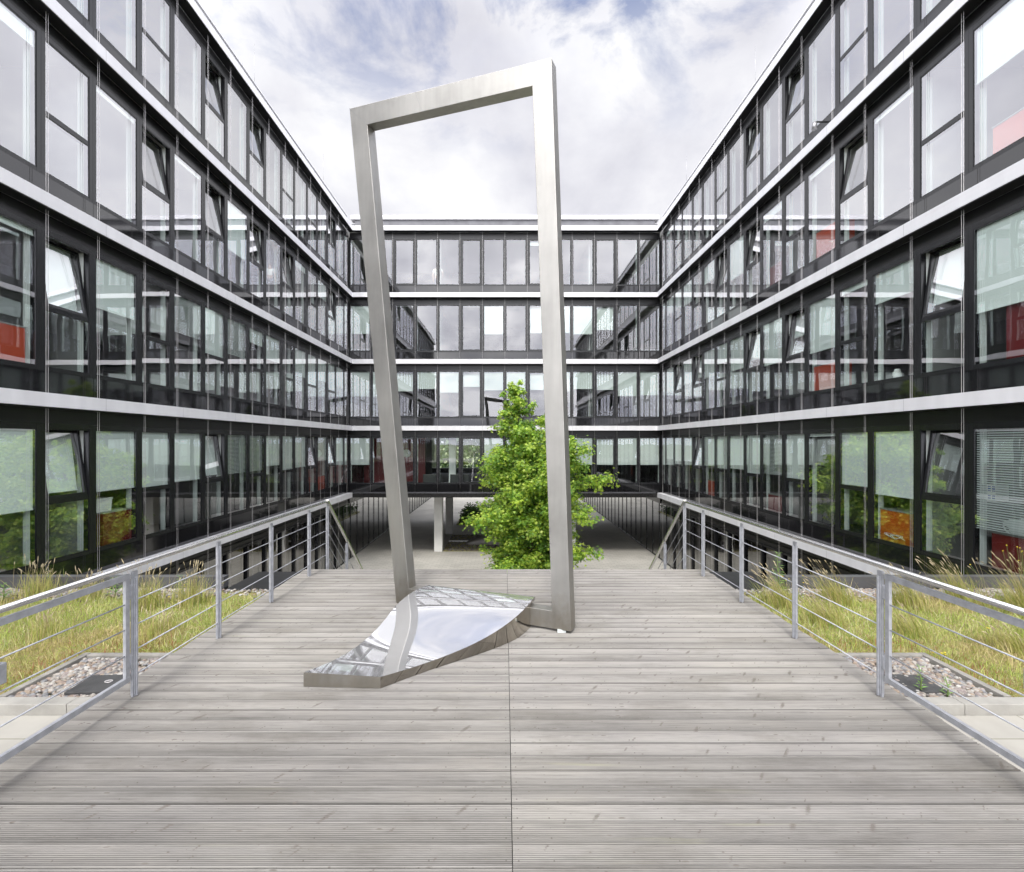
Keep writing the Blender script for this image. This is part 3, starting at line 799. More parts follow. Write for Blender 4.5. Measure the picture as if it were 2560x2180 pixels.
# weld seams on the mitres and one in the top bar
ws = MB()
for p, q in ((outer[1], inner[1]), (outer[2], (inner[2][0], outer[2][1]-.02))):
    pass
a_, c_ = P3(outer[1], -.0015), P3(inner[1], -.0015); ws.bar(a_, c_, .004, .003, up=NB)
ws.build('weld_seam', M['bolt'], sculp); ws = MB()
t_ = .375; tp = P3((TL[0]+(TR[0]-TL[0])*t_, TL[1]+(TR[1]-TL[1])*t_), -.001); bt = P3((iTL[0]+(iTR[0]-iTL[0])*t_, iTL[1]+(iTR[1]-iTL[1])*t_), -.001)
ws.bar(tp, bt, .003, .002, up=NB)
ws.build('weld_seam', M['bolt'], sculp)
# foot block under the near corner
ft = MB(); c0 = P3((-.10, 0)) 
ft.box(c0.x-.045, c0.x+.045, c0.y+.0, c0.y+.11, .0, .034); ft.build('foot', M['jamb'], sculp, bevel=.003)
# curved mirror ramp
Rb = [(769.7,1392.9,.090), (835,1368.5,.082), (908,1342.9,.080), (984,1318.9,.1386), (1026,1302,.195), (1048.6,1291.7,.2375), (1073.9,1270,.268)]
right = [on_deck(x, y) + Vector((0,0,h)) for x, y, h in Rb]
right.append(Vector((.343, 5.50, .262)))
Lp = [(614.2,1360.3,.1175), (684.5,1332.2,.098), (739.3,1295,.112), (778.6,1254.3,.158), (801.7,1224,.20), (827,1202.4,.232), (842.7,1193,.238)]
left = [on_deck(x, y, h) for x, y, h in Lp]
left.append(Vector((-.953, 6.13, .205)))
def resample(pts, m):
    n = len(pts); ext = [pts[0]*2-pts[1]] + pts + [pts[-1]*2-pts[-2]]
    ds = [0]
    for i in range(1, n): ds.append(ds[-1] + (pts[i]-pts[i-1]).length)
    out = []
    for k in range(m+1):
        s = ds[-1]*k/m; i = 0
        while i < n-2 and ds[i+1] < s: i += 1
        t = (s-ds[i])/(ds[i+1]-ds[i])
        p0, p1, p2, p3 = ext[i], ext[i+1], ext[i+2], ext[i+3]
        out.append(.5*((2*p1) + (p2-p0)*t + (2*p0-5*p1+4*p2-p3)*t*t + (3*p1-p0-3*p2+p3)*t*t*t))
    return out
NL, NX = 72, 16
Le, Re = resample(left, NL), resample(right, NL)
def smooth_z(ps, it=10):
    # a quartic along the length gives one clean swell
    t = np.linspace(0, 1, len(ps)); z_ = np.polyval(np.polyfit(t, [p.z for p in ps], 4), t)
    for c in (0, 1):
        v = [p[c] for p in ps]
        for _ in range(it): v = [v[0]] + [(v[i-1]+2*v[i]+v[i+1])/4 for i in range(1, len(v)-1)] + [v[-1]]
        for p, q in zip(ps, v): p[c] = q
    for p, q in zip(ps, z_): p.z = q
smooth_z(Le, 40); smooth_z(Re, 40)
ms = MB(); vs = []
for i in range(NL+1):
    for k in range(NX+1):
        vs.append(Le[i].lerp(Re[i], k/NX) - A)
ms.add(vs, [(i*(NX+1)+k, i*(NX+1)+k+1, (i+1)*(NX+1)+k+1, (i+1)*(NX+1)+k) for i in range(NL) for k in range(NX)], 0, True)
ms.build('mirror_surface', M['mirror'], sculp)
sk = MB()
def skirt(ps, smooth, drop=None):
    vs = [p - A for p in ps] + [Vector((p.x, p.y, .002 if drop is None else p.z-drop)) - A for p in ps]; n = len(ps)
    sk.add(vs, [(i, i+1, n+i+1, n+i) for i in range(n-1)], 0, smooth)
ncut = int(NL*.93)
skirt(Re[:ncut], True); skirt(Re[ncut-1:], True, .03)
skirt(Le[:ncut], True); skirt(Le[ncut-1:], True, .03)
skirt([Le[-1].lerp(Re[-1], k/NX) for k in range(NX+1)], True, .03)
sk.build('mirror_side', M['mirror_side'], sculp)
sk = MB(); skirt([Le[0], Re[0]], False); 
for p in (Le[0], Re[0]): pass
sk.build('front_edge', M['steel'], sculp)

# ------------------------------------------------------------------ railings and gates
XR = 2.95; PY = [3.84, 4.97, 6.09, 7.27]
RODZ = [.163, .36, .557, .755]; SL = -.845
def post(root, y, z0, z1, near=False):
    p = MB()
    p.box(-.008, .008, -.025, .025, z0, z1); p.box(.010, .016, -.019, .019, z0+.02, z1-.05); p.box(-.016, -.010, -.019, .019, z0+.02, z1-.05)
    if 1:
        p.box(-.026, .026, -.006, .006, z0+.004, z1-.04)
    for zz_ in (.035, .115):
        p.tube([(0, -.006, z0+zz_), (0, -.013, z0+zz_)], .009, 8, 1)
    return p.build('post', [M['steel_rail'], M['bolt']], root, (0, y, 0))
def railing(sg, label):
    root = thing('railing', label, 'railing', (-2.925 if sg < 0 else 2.965, 0, 0))
    for y in PY: post(root, y, .001, .985)
    for y in (1.66, 2.64): post(root, y, .001, .985)
    for z in RODZ:
        rd = MB(); rd.tube([(0, 1.66, z), (0, 2.64, z)], .0055, 8); rd.build('rod', M['steel_rail'], root)
    post(root, 8.02, -.42, .985); post(root, 9.0, -1.2, .15)
    hr = MB(); hr.tube([(0, 1.6, 1.03), (0, 8.0, 1.03)], .0215, 12); hr.build('handrail', M['polished_rail'], root)
    hr = MB(); hr.bar((0, 8.0, 1.045), (0, 13.2, 1.045+SL*5.2), .045, .03); hr.build('stair_handrail', M['polished_rail'], root)
    for z in RODZ:
        rd = MB(); zs = z
        rd.tube([(.0, 3.85, z), (0, 7.85, z), (0, 8.0, z-.01), (0, 13.0, z-.01+SL*5.0)], .0055, 8); rd.build('rod', M['steel_rail'], root)
    return root
def gate(sg, label):
    root = thing('gate', label, 'gate', (-2.937 if sg < 0 else 2.977, 0, 0))
    y0, y1 = 2.70, 3.795
    f = MB()
    f.box(-.015, .015, y0, y1, .935, .975)
    f.box(-.015, .015, y0, y1, .135, .175)
    f.box(-.012, .012, y1-.04, y1-.001, .176, .934); f.box(-.012, .012, y0+.001, y0+.04, .176, .934)
    f.build('gate_frame', M['steel_rail'], root)
    for z in (.346, .549, .744):
        r_ = MB(); r_.tube([(0, y0+.03, z), (0, y1-.03, z)], .0055, 8); r_.build('rod', M['steel_rail'], root)
    for z in (.28, .83):
        h = MB(); h.box(-.02, .02, 3.797, 3.812, z-.05, z+.05); h.tube([(0,3.806,z-.055),(0,3.806,z+.055)], .011, 8); h.build('hinge', M['steel_rail'], root)
    lb = MB(); lb.box(-.03, .03, 2.70, 2.84 if sg < 0 else 2.765, .60, .72); lb.build('latch_box', M['steel_rail'], root, bevel=.004)
    return root
railing(-1, 'galvanised steel railing along the deck edge beside the pointed end of the mirror ramp')
railing(1, 'galvanised steel railing along the deck edge beside the tall leafy weed')
gate(-1, 'steel gate panel with thin rods, hung on the railing nearer the mirror ramp')
gate(1, 'steel gate panel with thin rods, hung on the railing by the weedy cover plate')

# ------------------------------------------------------------------ pebbles, cover plates
def ico(sub):
    import bmesh as bmm
    bm = bmm.new(); bmm.ops.create_icosphere(bm, subdivisions=sub, radius=1)
    v = np.array([q.co[:] for q in bm.verts]); f = np.array([[q.index for q in t.verts] for t in bm.faces]); bm.free(); return v, f
IV, IF = ico(2); IV1, IF1 = ico(1)
def pebbles(name, label, pts, r0, r1, base, low=False, pale=1.0):
    pale = pale*.64
    v0, f0 = (IV1, IF1) if low else (IV, IF)
    V = []; Fc = []; Ct = []
    cols = np.array([(.50,.46,.41),(.38,.30,.25),(.56,.52,.47),(.26,.24,.23),(.46,.37,.29),(.62,.60,.56),(.36,.36,.37),(.42,.36,.34)])*pale
    for k, (x, y, z) in enumerate(pts):
        r = NR.uniform(r0, r1); s = np.array([r*NR.uniform(.8,1.3), r*NR.uniform(.7,1.05), r*NR.uniform(.5,.8)])
        d = 1 + .16*np.sin(v0 @ NR.uniform(-3,3,3) + NR.uniform(0,6))
        p = v0*d[:,None]*s
        a = NR.uniform(0, 6.28); c_, s_ = math.cos(a), math.sin(a)
        p = np.c_[p[:,0]*c_-p[:,1]*s_, p[:,0]*s_+p[:,1]*c_, p[:,2]] + (x, y, z)
        V.append(p); Fc.append(f0 + k*len(v0)); c = cols[NR.randint(len(cols))]*NR.uniform(.8,1.15); Ct.append(np.tile(c, (len(v0),1)))
    me = np_mesh(name, np.vstack(V), np.vstack(Fc), M['pebble'], np.vstack(Ct), True)
    return tag(link(name, me), label, 'gravel', kind='stuff')
for sg, lab, pale in ((-1, 'round pebbles around the cover plate beside the mirror ramp railing', .95), (1, 'pale pebbles around the weedy cover plate by the railing', .95)):
    pts = []
    for _ in range(1500):
        x, y = NR.uniform(3.18, 4.02), NR.uniform(3.94, 4.67)
        pts.append((sg*x, y, -.092 + NR.uniform(0, .022)))
    pebbles('gravel', lab, pts, .013, .027, 0, pale=pale)
    pts = [(sg*NR.uniform(3.2 if NR.rand()<.2 else 4.0, 8.3), 6.9-abs(NR.normal(0,.17)), -.095+NR.uniform(0,.02)) for _ in range(3200)]
    pebbles('gravel', 'strip of pale pebbles along the roof parapet', pts, .014, .03, 0, True, 1.1)
hp = thing('drain_cover', 'clean black square cover plate with a ring lying on pebbles', 'drain cover', (-3.45, 4.14, -.078), rad(3))
b = MB(); b.box(-.17, .17, -.15, .15, .0, .03); b.build('plate', M['hatch'], hp, bevel=.004)
b = MB(); b.tube([(.03*math.cos(a*.628)+.06, .02+.02*math.sin(a*.628), .034) for a in range(11)], .004, 6); b.build('ring', M['wire'], hp)
hp = thing('drain_cover', 'black square cover plate on pebbles with green weeds growing through it', 'drain cover', (3.5, 4.16, -.085), rad(-4))
b = MB(); b.box(-.17, .17, -.15, .15, .0, .03); b.build('plate', M['hatch'], hp, bevel=.004)

# ------------------------------------------------------------------ meadow plants
def blades(name, label, pts, hts, wid, lean, cols, group=None, kind='stuff', wind=(0,0), droop=1.0):
    n = len(pts); pts = np.asarray(pts); h = np.asarray(hts)
    a = NR.uniform(0, 6.283, n); la = NR.uniform(0, 6.283, n); ln = np.abs(NR.normal(0, lean, n))
    dx = np.cos(la)*ln + wind[0]; dy = np.sin(la)*ln + wind[1]
    sx, sy = np.cos(a)*wid/2, np.sin(a)*wid/2
    segs = [0, .4, .75, 1.0]; ws = [1, .85, .5, .0]
    V = []
    for t, ww in zip(segs, ws):
        bend = t**1.7
        cx_ = pts[:,0] + dx*h*bend; cy_ = pts[:,1] + dy*h*bend; cz_ = pts[:,2] + h*t*(1-.18*droop*t*ln)
        V.append(np.c_[cx_-sx*ww, cy_-sy*ww, cz_])
        if ww > 0: V.append(np.c_[cx_+sx*ww, cy_+sy*ww, cz_])
    V = np.stack(V, 1).reshape(-1, 3)      # 7 per blade
    i = np.arange(n)[:,None]*7
    tr = np.array([(0,1,3),(0,3,2),(2,3,5),(2,5,4),(4,5,6)])
    Fc = (i[:,None,:] + tr[None]).reshape(-1, 3)
    ct = np.repeat(np.asarray(cols), 7, 0)
    me = np_mesh(name, V, Fc, M['blade'], ct)
    return me
def pick_cols(n, pal, wts, jit=.2):
    pal = np.array(pal); k = NR.choice(len(pal), n, p=np.array(wts)/sum(wts))
    return pal[k]*(1+NR.uniform(-jit, jit, (n,1)))
PAL = [(.34,.42,.10),(.44,.48,.14),(.55,.51,.27),(.24,.35,.09),(.36,.28,.16),(.62,.59,.38)]
def field(sg):
    n = 70000
    X = NR.uniform(3.17, 8.35, n); Y = NR.uniform(3.93, 6.72, n)
    keep = ~((X < 4.10) & (Y < 4.76)) & ((Y < 6.55) | (NR.rand(n) < .25))
    # clumpy density
    dens = .5 + .5*np.sin(X*5.1+sg)*np.sin(Y*6.3+1.7*sg) + .35*np.sin(X*13+Y*11)
    keep &= NR.rand(n) < np.clip(.5+.6*dens, .12, 1)
    X, Y, dens = X[keep], Y[keep], dens[keep]; n = len(X)
    patch = np.sin(X*2.3+2*sg)+np.sin(Y*3.1+X*1.2)
    h = NR.gamma(2.2, .0165, n)*(1+.6*dens.clip(-.5,1)) + .012
    low = NR.rand(n) < .48; h[low] = NR.uniform(.008, .03, low.sum())
    edge = (Y < 4.9) & (X < 4.6); h[edge] *= .8
    c = pick_cols(n, PAL, [3.4,3.4,2.2,1.5,.8,1.2])
    dry = patch > .7; c[dry] = pick_cols(dry.sum(), [(.54,.46,.24),(.45,.36,.20),(.38,.38,.12)], [2,1.4,1.4])
    red = (NR.rand(n) < .5) & (X < 4.5) & (Y < 5.1); c[red] = pick_cols(red.sum(), [(.33,.14,.08),(.30,.22,.08),(.32,.34,.09)], [1,1,1.5])
    pts = np.c_[sg*X, Y, np.full(n, -.10)]
    me = blades('grass', '', pts, h, .0052, .7, c)
    # pale tiny seed and flower specks live in the same mass
    o = link('grass', me)
    return tag(o, 'low yellow-green meadow grass beside the '+('mirror ramp railing' if sg < 0 else 'railing by the weedy cover plate'), 'grass', kind='stuff')
field(-1); field(1)
def stalks(name, label, cxs, sg, n_each, hmin, hmax, col, headcol, cat='ornamental grass', spread=.07, wind=(0,0), group='tall dry grass tufts'):
    o = None
    cx_, cy_ = cxs
    th = MB()
    V = []; 
    root = thing(name, label, cat, (cx_, cy_, -.10), 0, group)
    st = MB(); hd = MB()
    for k in range(n_each):
        a = R.uniform(0, 6.28); r = abs(R.gauss(0, spread)); x, y = r*math.cos(a), r*math.sin(a)
        h = R.uniform(hmin, hmax); la = R.uniform(0, 6.28); l = abs(R.gauss(0, .22))
        dx, dy = math.cos(la)*l+wind[0], math.sin(la)*l+wind[1]
        pts = [(x+dx*h*t**2, y+dy*h*t**2, h*t*(1-.12*t*l)) for t in (0,.35,.7,1.0)]
        st.tube(pts, [.0022,.0019,.0015,.001], 3, 0, False)
        e = Vector(pts[-1]); d_ = (e-Vector(pts[-2])).normalized()
        hl = R.uniform(.05, .11)
        hd.tube([e, e+d_*hl*.35, e+d_*hl*.75+Vector((0,0,-.005)), e+d_*hl+Vector((0,0,-.012))], [.001,.0055,.004,.0005], 5, 0, False)
    st.build('stem', M[col], root); hd.build('seed_head', M[headcol], root)  # dry seed heads of the tuft, joined in one mesh
    return root
M['straw'] = simple('dry_straw', (.42,.35,.19), .8, 0, .2, 4); M['seed'] = simple('seed_heads', (.46,.39,.25), .9, 0, .2, 4)
M['greenstem'] = simple('green_stem', (.16,.23,.06), .7, 0, .2, 4)
M['weedleaf'] = simple('weed_leaf', (.15,.28,.06), .55, 0, .25, 9); M['yellow'] = simple('yellow_petals', (.75,.62,.03), .6)
def tuft_blades(root, n, h0, h1, spread, wind, cols, wid=.006):
    pts = np.c_[NR.normal(0, spread, n), NR.normal(0, spread, n), np.zeros(n)]
    me = blades('leaves', '', pts, NR.uniform(h0, h1, n), wid, .38, cols, wind=wind, droop=1.2)
    o = link('leaves', me, root); return o
spots = [(-6.35,6.62,.55,'by the parapet below the tilted sash with a full blind'),(-5.55,6.5,.42,'by the parapet below the window with the white planter'),
 (-4.55,6.15,.62,'sticking up behind the second railing post from the gate'),(-4.05,6.3,.6,'by the mirror ramp railing where the parapet ends'),(-3.75,5.3,.3,'beside the deck, in front of the mirror ramp railing'),
 (-4.9,5.2,.36,'in the middle of the meadow beyond the clean cover plate'),(3.55,6.25,.55,'beside the tall leafy weed at the deck edge'),(4.35,6.35,.60,'leaning, behind the railing post beyond the weedy cover plate'),
 (5.15,6.2,.62,'leaning, at the parapet below the orange cabinet'),(5.95,6.3,.7,'leaning, at the parapet below the open sash'),(6.35,5.9,.8,'large and leaning, in front of the dark red cabinet'),
 (4.4,5.3,.38,'in the meadow beyond the weedy cover plate'),(5.1,4.9,.35,'pinkish brown, near the kerb past the weedy cover plate'),(3.7,5.6,.45,'arching beside the deck between two railing posts')]
for k, (x, y, h, lab) in enumerate(spots):
    wd = (-.45, -.05) if x > 0 else (.06, -.02)
    rt = stalks('grass_tuft', 'tuft of tall dry grass '+lab, (x, y), 1, int(16+26*h), h*.45, h*.95, 'straw', 'seed', spread=.12, wind=wd)
    n = int(160+260*h)
    tuft_blades(rt, n, h*.25, h*.75, .10, wd, pick_cols(n, [(.44,.43,.14),(.55,.48,.23),(.30,.36,.09)], [2,2,1.5]))
def leafy_weed(x, y, h, label, pairs=8, big=1.0):
    root = thing('leafy_weed', label, 'weed', (x, y, -.09))
    s_ = MB(); s_.tube([(0,0,0),(.01,.0,h*.5),(-.005,.01,h)], [.006,.005,.003], 6); s_.build('stem', M['greenstem'], root)
    lf = MB()
    for k in range(pairs):
        z = h*(.2+.8*k/(pairs-1))
        for q in range(3):
            a = k*1.2 + q*2.09; ll = big*.11*(1-.5*k/pairs)*R.uniform(.8,1.2)
            d_ = Vector((math.cos(a), math.sin(a), .35)); sd_ = Vector((-math.sin(a), math.cos(a), 0))
            p = Vector((0,0,z))
            lf.add([p, p+d_*ll*.45+sd_*ll*.14, p+d_*ll*.9-Vector((0,0,ll*.15)), p+d_*ll*.45-sd_*ll*.14], [(0,1,2),(0,2,3)])
    lf.build('leaves', M['weedleaf'], root)
    return root
leafy_weed(3.62, 6.45, .62, 'tall leafy green weed rising above the rods of the railing', 13, 1.15)
leafy_weed(3.46, 4.05, .22, 'small green weed growing at the black cover plate', 6, .6)
leafy_weed(3.62, 3.98, .16, 'tiny green weed between the pebbles by the kerb', 5, .6)
leafy_weed(-5.25, 6.55, .26, 'leafy green weed at the parapet under the planter window', 6, 1.2)
leafy_weed(-4.35, 6.5, .3, 'slim green weed at the parapet beside the dry tufts', 7, .8)
leafy_weed(-6.6, 6.4, .22, 'broad-leaved green weed at the parapet below the tilted sash', 6, 1.2)
def flowers(x, y, n, h, sp, label):
    root = thing('yellow_flower', label, 'wildflower', (x, y, -.09), 0, 'yellow wildflowers')
    s_ = MB(); f_ = MB()
    for k in range(n):
        px, py = R.gauss(0, sp), R.gauss(0, sp); hh = h*R.uniform(.6,1.1)
        s_.tube([(px*.5,py*.5,0),(px,py,hh)], [.002,.0015], 4, 0, False)
        for q in range(6):
            a = q*1.047; f_.add([(px,py,hh),(px+.011*math.cos(a-.4),py+.011*math.sin(a-.4),hh+.003),(px+.011*math.cos(a+.4),py+.011*math.sin(a+.4),hh+.003)], [(0,1,2)])
        f_.tube([(px,py,hh-.004),(px,py,hh+.005)], .005, 6)
    s_.build('stem', M['greenstem'], root); f_.build('blossoms', M['yellow'], root)
flowers(6.6, 6.1, 26, .72, .14, 'tall weed with small yellow flowers before the dark red cabinet')
flowers(4.12, 4.62, 4, .12, .04, 'low yellow flowers by the pebbles around the weedy cover plate')
flowers(5.0, 5.1, 2, .16, .05, 'single yellow flowers in the meadow past the weedy cover plate')
flowers(3.75, 6.4, 10, .4, .09, 'yellow flowers beside the tall leafy weed')
flowers(-4.2, 6.2, 5, .3, .15, 'yellow flowers among dry tufts by the mirror ramp railing')
flowers(-5.4, 4.9, 2, .15, .05, 'yellow flower in the meadow beyond the clean cover plate')

# ------------------------------------------------------------------ tree
TY = 20.0; TX = 1.15
def tree():
    root = thing('sweetgum_tree', 'bright green conical tree standing in the court behind the sculpture', 'tree', (TX, TY, G))
    env = [(771,1039,1046),(785,1028,1056),(797,1014,1066),(818,1010,1082),(840,994,1096),(861,987,1112),(880,996,1140),(900,1003,1160),(918,985,1186),(935,950,1206),(955,953,1214),(978,962,1236),(1010,983,1220),(1038,951,1213),(1060,962,1196),(1078,984,1174),(1097,986,1208),(1120,972,1186),(1138,960,1172),(1180,990,1145),(1225,1025,1120)]
    ys = np.array([e[0] for e in env]); zs = 2+(VY-ys)/F*TY - G - .2*np.clip((900-ys)/130, 0, 1)
    Ls = ((np.array([e[1] for e in env])-VX)/F*TY-TX)*1.08; Rs = ((np.array([e[2] for e in env])-VX)/F*TY-TX)*1.05
    order = np.argsort(zs); zs, Ls, Rs = zs[order], Ls[order], Rs[order]
    H = zs[-1]
    def ext(z): return np.interp(z, zs, Ls), np.interp(z, zs, Rs)
    def axis(z): 
        l, r = ext(z); t = min(1, max(0, (z-3)/(H-3)))
        return (l+r)/2*t
    tr = MB()
    pts = [(axis(z) + .03*math.sin(z*2), .03*math.cos(z*1.7), z) for z in np.linspace(0, H-.25, 14)]
    tr.tube(pts, [.13*(1-.93*k/13)+.006 for k in range(14)], 10); tr.build('trunk', M['bark'], root)
    clumps = []; limbs = MB()
    zc = .8; ang = .4
    while zc < H-.1:
        l, r = ext(zc); ang += 2.399
        for q in range(4 if zc < H*.75 else 3):
            a = ang + q*1.57 + R.uniform(-.5,.5); c = math.cos(a)
            reach = abs(r-axis(zc) if c > 0 else l-axis(zc))*(.93+.12*math.sin(zc*4.3+a*2.0)+.08*math.sin(zc*9.1-a*3)) ; dep = (r-l)/2
            rx = reach*c; ry = dep*math.sin(a)
            k_ = R.choice([R.uniform(.55,.85), R.uniform(.82,1.06)])
            ax = axis(zc)
            tip = Vector((ax+rx*k_, ry*k_, zc+R.uniform(-.15,.30)))
            z0 = max(.9, zc-.35*abs(reach))
            base = Vector((axis(z0), 0, z0))
            mid = base.lerp(tip, .5) + Vector((0,0,.10*reach+.04))
            limbs.tube([base, mid, tip], [.035*(1-zc/H)+.012, .02*(1-zc/H)+.008, .004], 5)
            ln = (tip-base).length
            ncl = max(2, int(ln/.26))
            for j in range(ncl):
                t = .25 + .75*(j+.6)/ncl
                p = base.lerp(mid, t*2) if t < .5 else mid.lerp(tip, t*2-1)
                size = (.19+.16*min(1, ln/2.0))*R.uniform(.55,1.35)*(1.05-.35*t)
                if zc > H*.78: size *= .72
                p = p + Vector((R.gauss(0,.13), R.gauss(0,.13), R.gauss(0,.11)))
                clumps.append((p, size, (p - Vector((axis(p.z),0,p.z))).length/max(.3, reach)))
        zc += R.uniform(.16, .25)
    # leader
    for k in range(10):
        z = H - 1.0*k/10 - .06; clumps.append((Vector((axis(z)+R.gauss(0,.05), R.gauss(0,.05), z)), .11+.018*k, .8))
    # the second leader at the far side, its tip free against the glass
    for k in range(12):
        t = k/11; clumps.append((Vector(((1157-VX)/F*TY-TX+.06*math.sin(k)-.0*t, -.1+R.gauss(0,.1), 2+(VY-(886+60*t))/F*TY-G)), .10+.16*t, .8))
    limbs.build('limb', M['bark'], root)['kind'] = 'stuff'
    # star leaves
    V = []; Fc = []; Ct = []; nb = 0
    lob = []
    for k in range(5):
        a = math.pi/2 + (k-2)*1.10
        lob.append((math.cos(a)*(1.0 if k == 2 else .9), math.sin(a)*(1.0 if k == 2 else .9)))
        if k < 4:
            a2 = a+.55; lob.append((math.cos(a2)*.40, math.sin(a2)*.40))
    base2d = np.array([(0,-.25)] + lob[::1])           # fan around the stalk point
    tri = np.array([(0, i, i+1) for i in range(1, len(base2d)-1)])
    nl = len(base2d)
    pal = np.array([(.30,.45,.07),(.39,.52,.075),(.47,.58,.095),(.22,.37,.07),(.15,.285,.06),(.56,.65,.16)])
    for p, size, outness in clumps:
        n = int(18 + 200*size)
        u = NR.normal(0, 1, (n, 3)); g_ = u.copy(); u /= np.linalg.norm(u, axis=1)[:,None]
        pos = g_*np.array([.56,.56,.46])*size + np.array(p)
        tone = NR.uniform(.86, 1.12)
        inner = (outness < .45)  # inner clumps drawn darker, crown shade put into leaf colour
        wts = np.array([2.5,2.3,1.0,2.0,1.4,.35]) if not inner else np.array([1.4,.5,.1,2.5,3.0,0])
        yel = NR.uniform(0,1)
        if yel > .72: wts = wts*np.array([1,1.4,2.2,.6,.4,2.5])
        if yel < .2: wts = wts*np.array([1,.5,.3,1.6,2,.2])
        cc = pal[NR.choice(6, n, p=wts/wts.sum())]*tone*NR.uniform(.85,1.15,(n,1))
        # facing: outward and up, drooping
        nrm = u*.7 + np.array([0,-.15,.75]) + NR.normal(0,.45,(n,3)); nrm /= np.linalg.norm(nrm, axis=1)[:,None]
        t1 = np.cross(nrm, NR.normal(0,1,(n,3))); t1 /= np.linalg.norm(t1, axis=1)[:,None]; t2 = np.cross(nrm, t1)
        s = NR.uniform(.055,.098,(n,1))
        q = pos[:,None,:] + s[:,None]*(base2d[None,:,0:1]*t1[:,None,:] + base2d[None,:,1:2]*t2[:,None,:])
        curl = (np.linalg.norm(base2d, axis=1)**2)[None,:,None]*nrm[:,None,:]*(-.22)*s[:,None]
        q = q + curl
        V.append(q.reshape(-1,3)); Ct.append(np.repeat(cc, nl, 0))
        Fc.append((np.arange(n)[:,None,None]*nl + tri[None] + nb).reshape(-1,3)); nb += n*nl
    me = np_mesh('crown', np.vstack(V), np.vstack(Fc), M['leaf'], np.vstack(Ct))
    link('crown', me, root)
    print('leaves', nb//nl, 'clumps', len(clumps))
tree()

nt_ = 16000
tx = NR.uniform(-60, 60, nt_); tz = NR.uniform(0, 1, nt_)**.8*(9.5+1.5*np.sin(tx*.31)+1.2*np.sin(tx*.9+1)); ty = NR.normal(86, 1.5, nt_)
nr = NR.normal(0,1,(nt_,3)); nr /= np.linalg.norm(nr,axis=1)[:,None]; t1 = np.cross(nr, NR.normal(0,1,(nt_,3))); t1 /= np.linalg.norm(t1,axis=1)[:,None]; t2 = np.cross(nr,t1)
q = np.c_[tx,ty,tz+G][:,None,:] + .75*(np.array([-.5,.5,.0])[None,:,None]*t1[:,None,:] + np.array([-.5,-.5,.7])[None,:,None]*t2[:,None,:])
me = np_mesh('treeline', q.reshape(-1,3), np.arange(nt_*3).reshape(-1,3), M['leaf'], np.repeat(pick_cols(nt_,[(.05,.09,.03),(.07,.11,.035),(.03,.06,.02)],[1,1,1]),3,0))
tag(link('treeline', me), 'far green treeline seen through the lobby glass', 'trees', kind='stuff')

# ------------------------------------------------------------------ court furniture under the bridge
pl = thing('clipped_hedge', 'dark low hedge in a planting bed beyond the bridge', 'hedge', (-.4, 41.2, G))
n = 9000
pos = np.c_[NR.uniform(-3.2,3.2,n), NR.uniform(-3.4,3.4,n), NR.uniform(.05,1.0,n)*(.75+.25*np.sin(np.arange(n)))]
nr = NR.normal(0,1,(n,3)); nr /= np.linalg.norm(nr,axis=1)[:,None]; t1 = np.cross(nr, NR.normal(0,1,(n,3))); t1 /= np.linalg.norm(t1,axis=1)[:,None]; t2 = np.cross(nr,t1)
q = pos[:,None,:] + .13*(np.array([-.5,.5,.0])[None,:,None]*t1[:,None,:] + np.array([-.5,-.5,.7])[None,:,None]*t2[:,None,:])
me = np_mesh('foliage', q.reshape(-1,3), np.arange(n*3).reshape(-1,3), M['leaf'], np.repeat(pick_cols(n,[(.035,.07,.02),(.05,.09,.025),(.02,.045,.015)],[1,1,1]),3,0))
link('foliage', me, pl)
b = MB(); b.box(-3.35,3.35,-3.55,3.55,.0,.06); b.build('planting_bed', M['soil'], pl)
pts = [(NR.uniform(-3.6,3.6), NR.uniform(28.6,33.6), G+.02) for _ in range(2600)]
pebbles('gravel', 'grey gravel bed between the white columns under the bridge', pts, .03, .07, 0, True, .55)
b = MB(); b.box(-3.62,3.62,28.55,33.65,G+.0,G+.012); tag(b.build('gravel_bed_ground', M['soil']), kind='structure')
b = MB(); b.box(-3.6,-2.2,31.2,31.35,G,G+.10); tag(b.build('bench_slab', M['column'], bevel=.01), 'low pale stone slab lying across the gravel bed under the bridge', 'bench')
# curved steel wedge rising from the gravel
wd = MB(); vs = []; nu = 20
for i in range(nu+1):
    t = i/nu; x = 3.0*t; h = .12+1.15*t**.8; r = .22+.75*t
    for k in range(9):
        a = math.pi*k/8; vs.append((x, -r*math.cos(a)*.8, h*math.sin(a)))
wd.add(vs, [(i*9+k, i*9+k+1, (i+1)*9+k+1, (i+1)*9+k) for i in range(nu) for k in range(8)] + [tuple(range(8,-1,-1)), tuple(range(nu*9, nu*9+9))], 0, True)
o = wd.build('steel_wedge', simple('dull_steel', (.20,.19,.175), .45, .7), None, (-2.45, 30.6, G)); tag(o, 'curved dull steel wedge rising from the gravel behind the tree', 'sculpture')
bl = thing('bollard_light', 'short grey bollard lamp on the paving to one side of the tree', 'bollard', (4.38, 28.3, G))
b = MB(); b.tube([(0,0,0),(0,0,.50)], .10, 14); b.build('post', M['parapet'], bl); b = MB(); b.tube([(0,0,.505),(0,0,.62)], .12, 14); b.build('cap', M['frame'], bl)

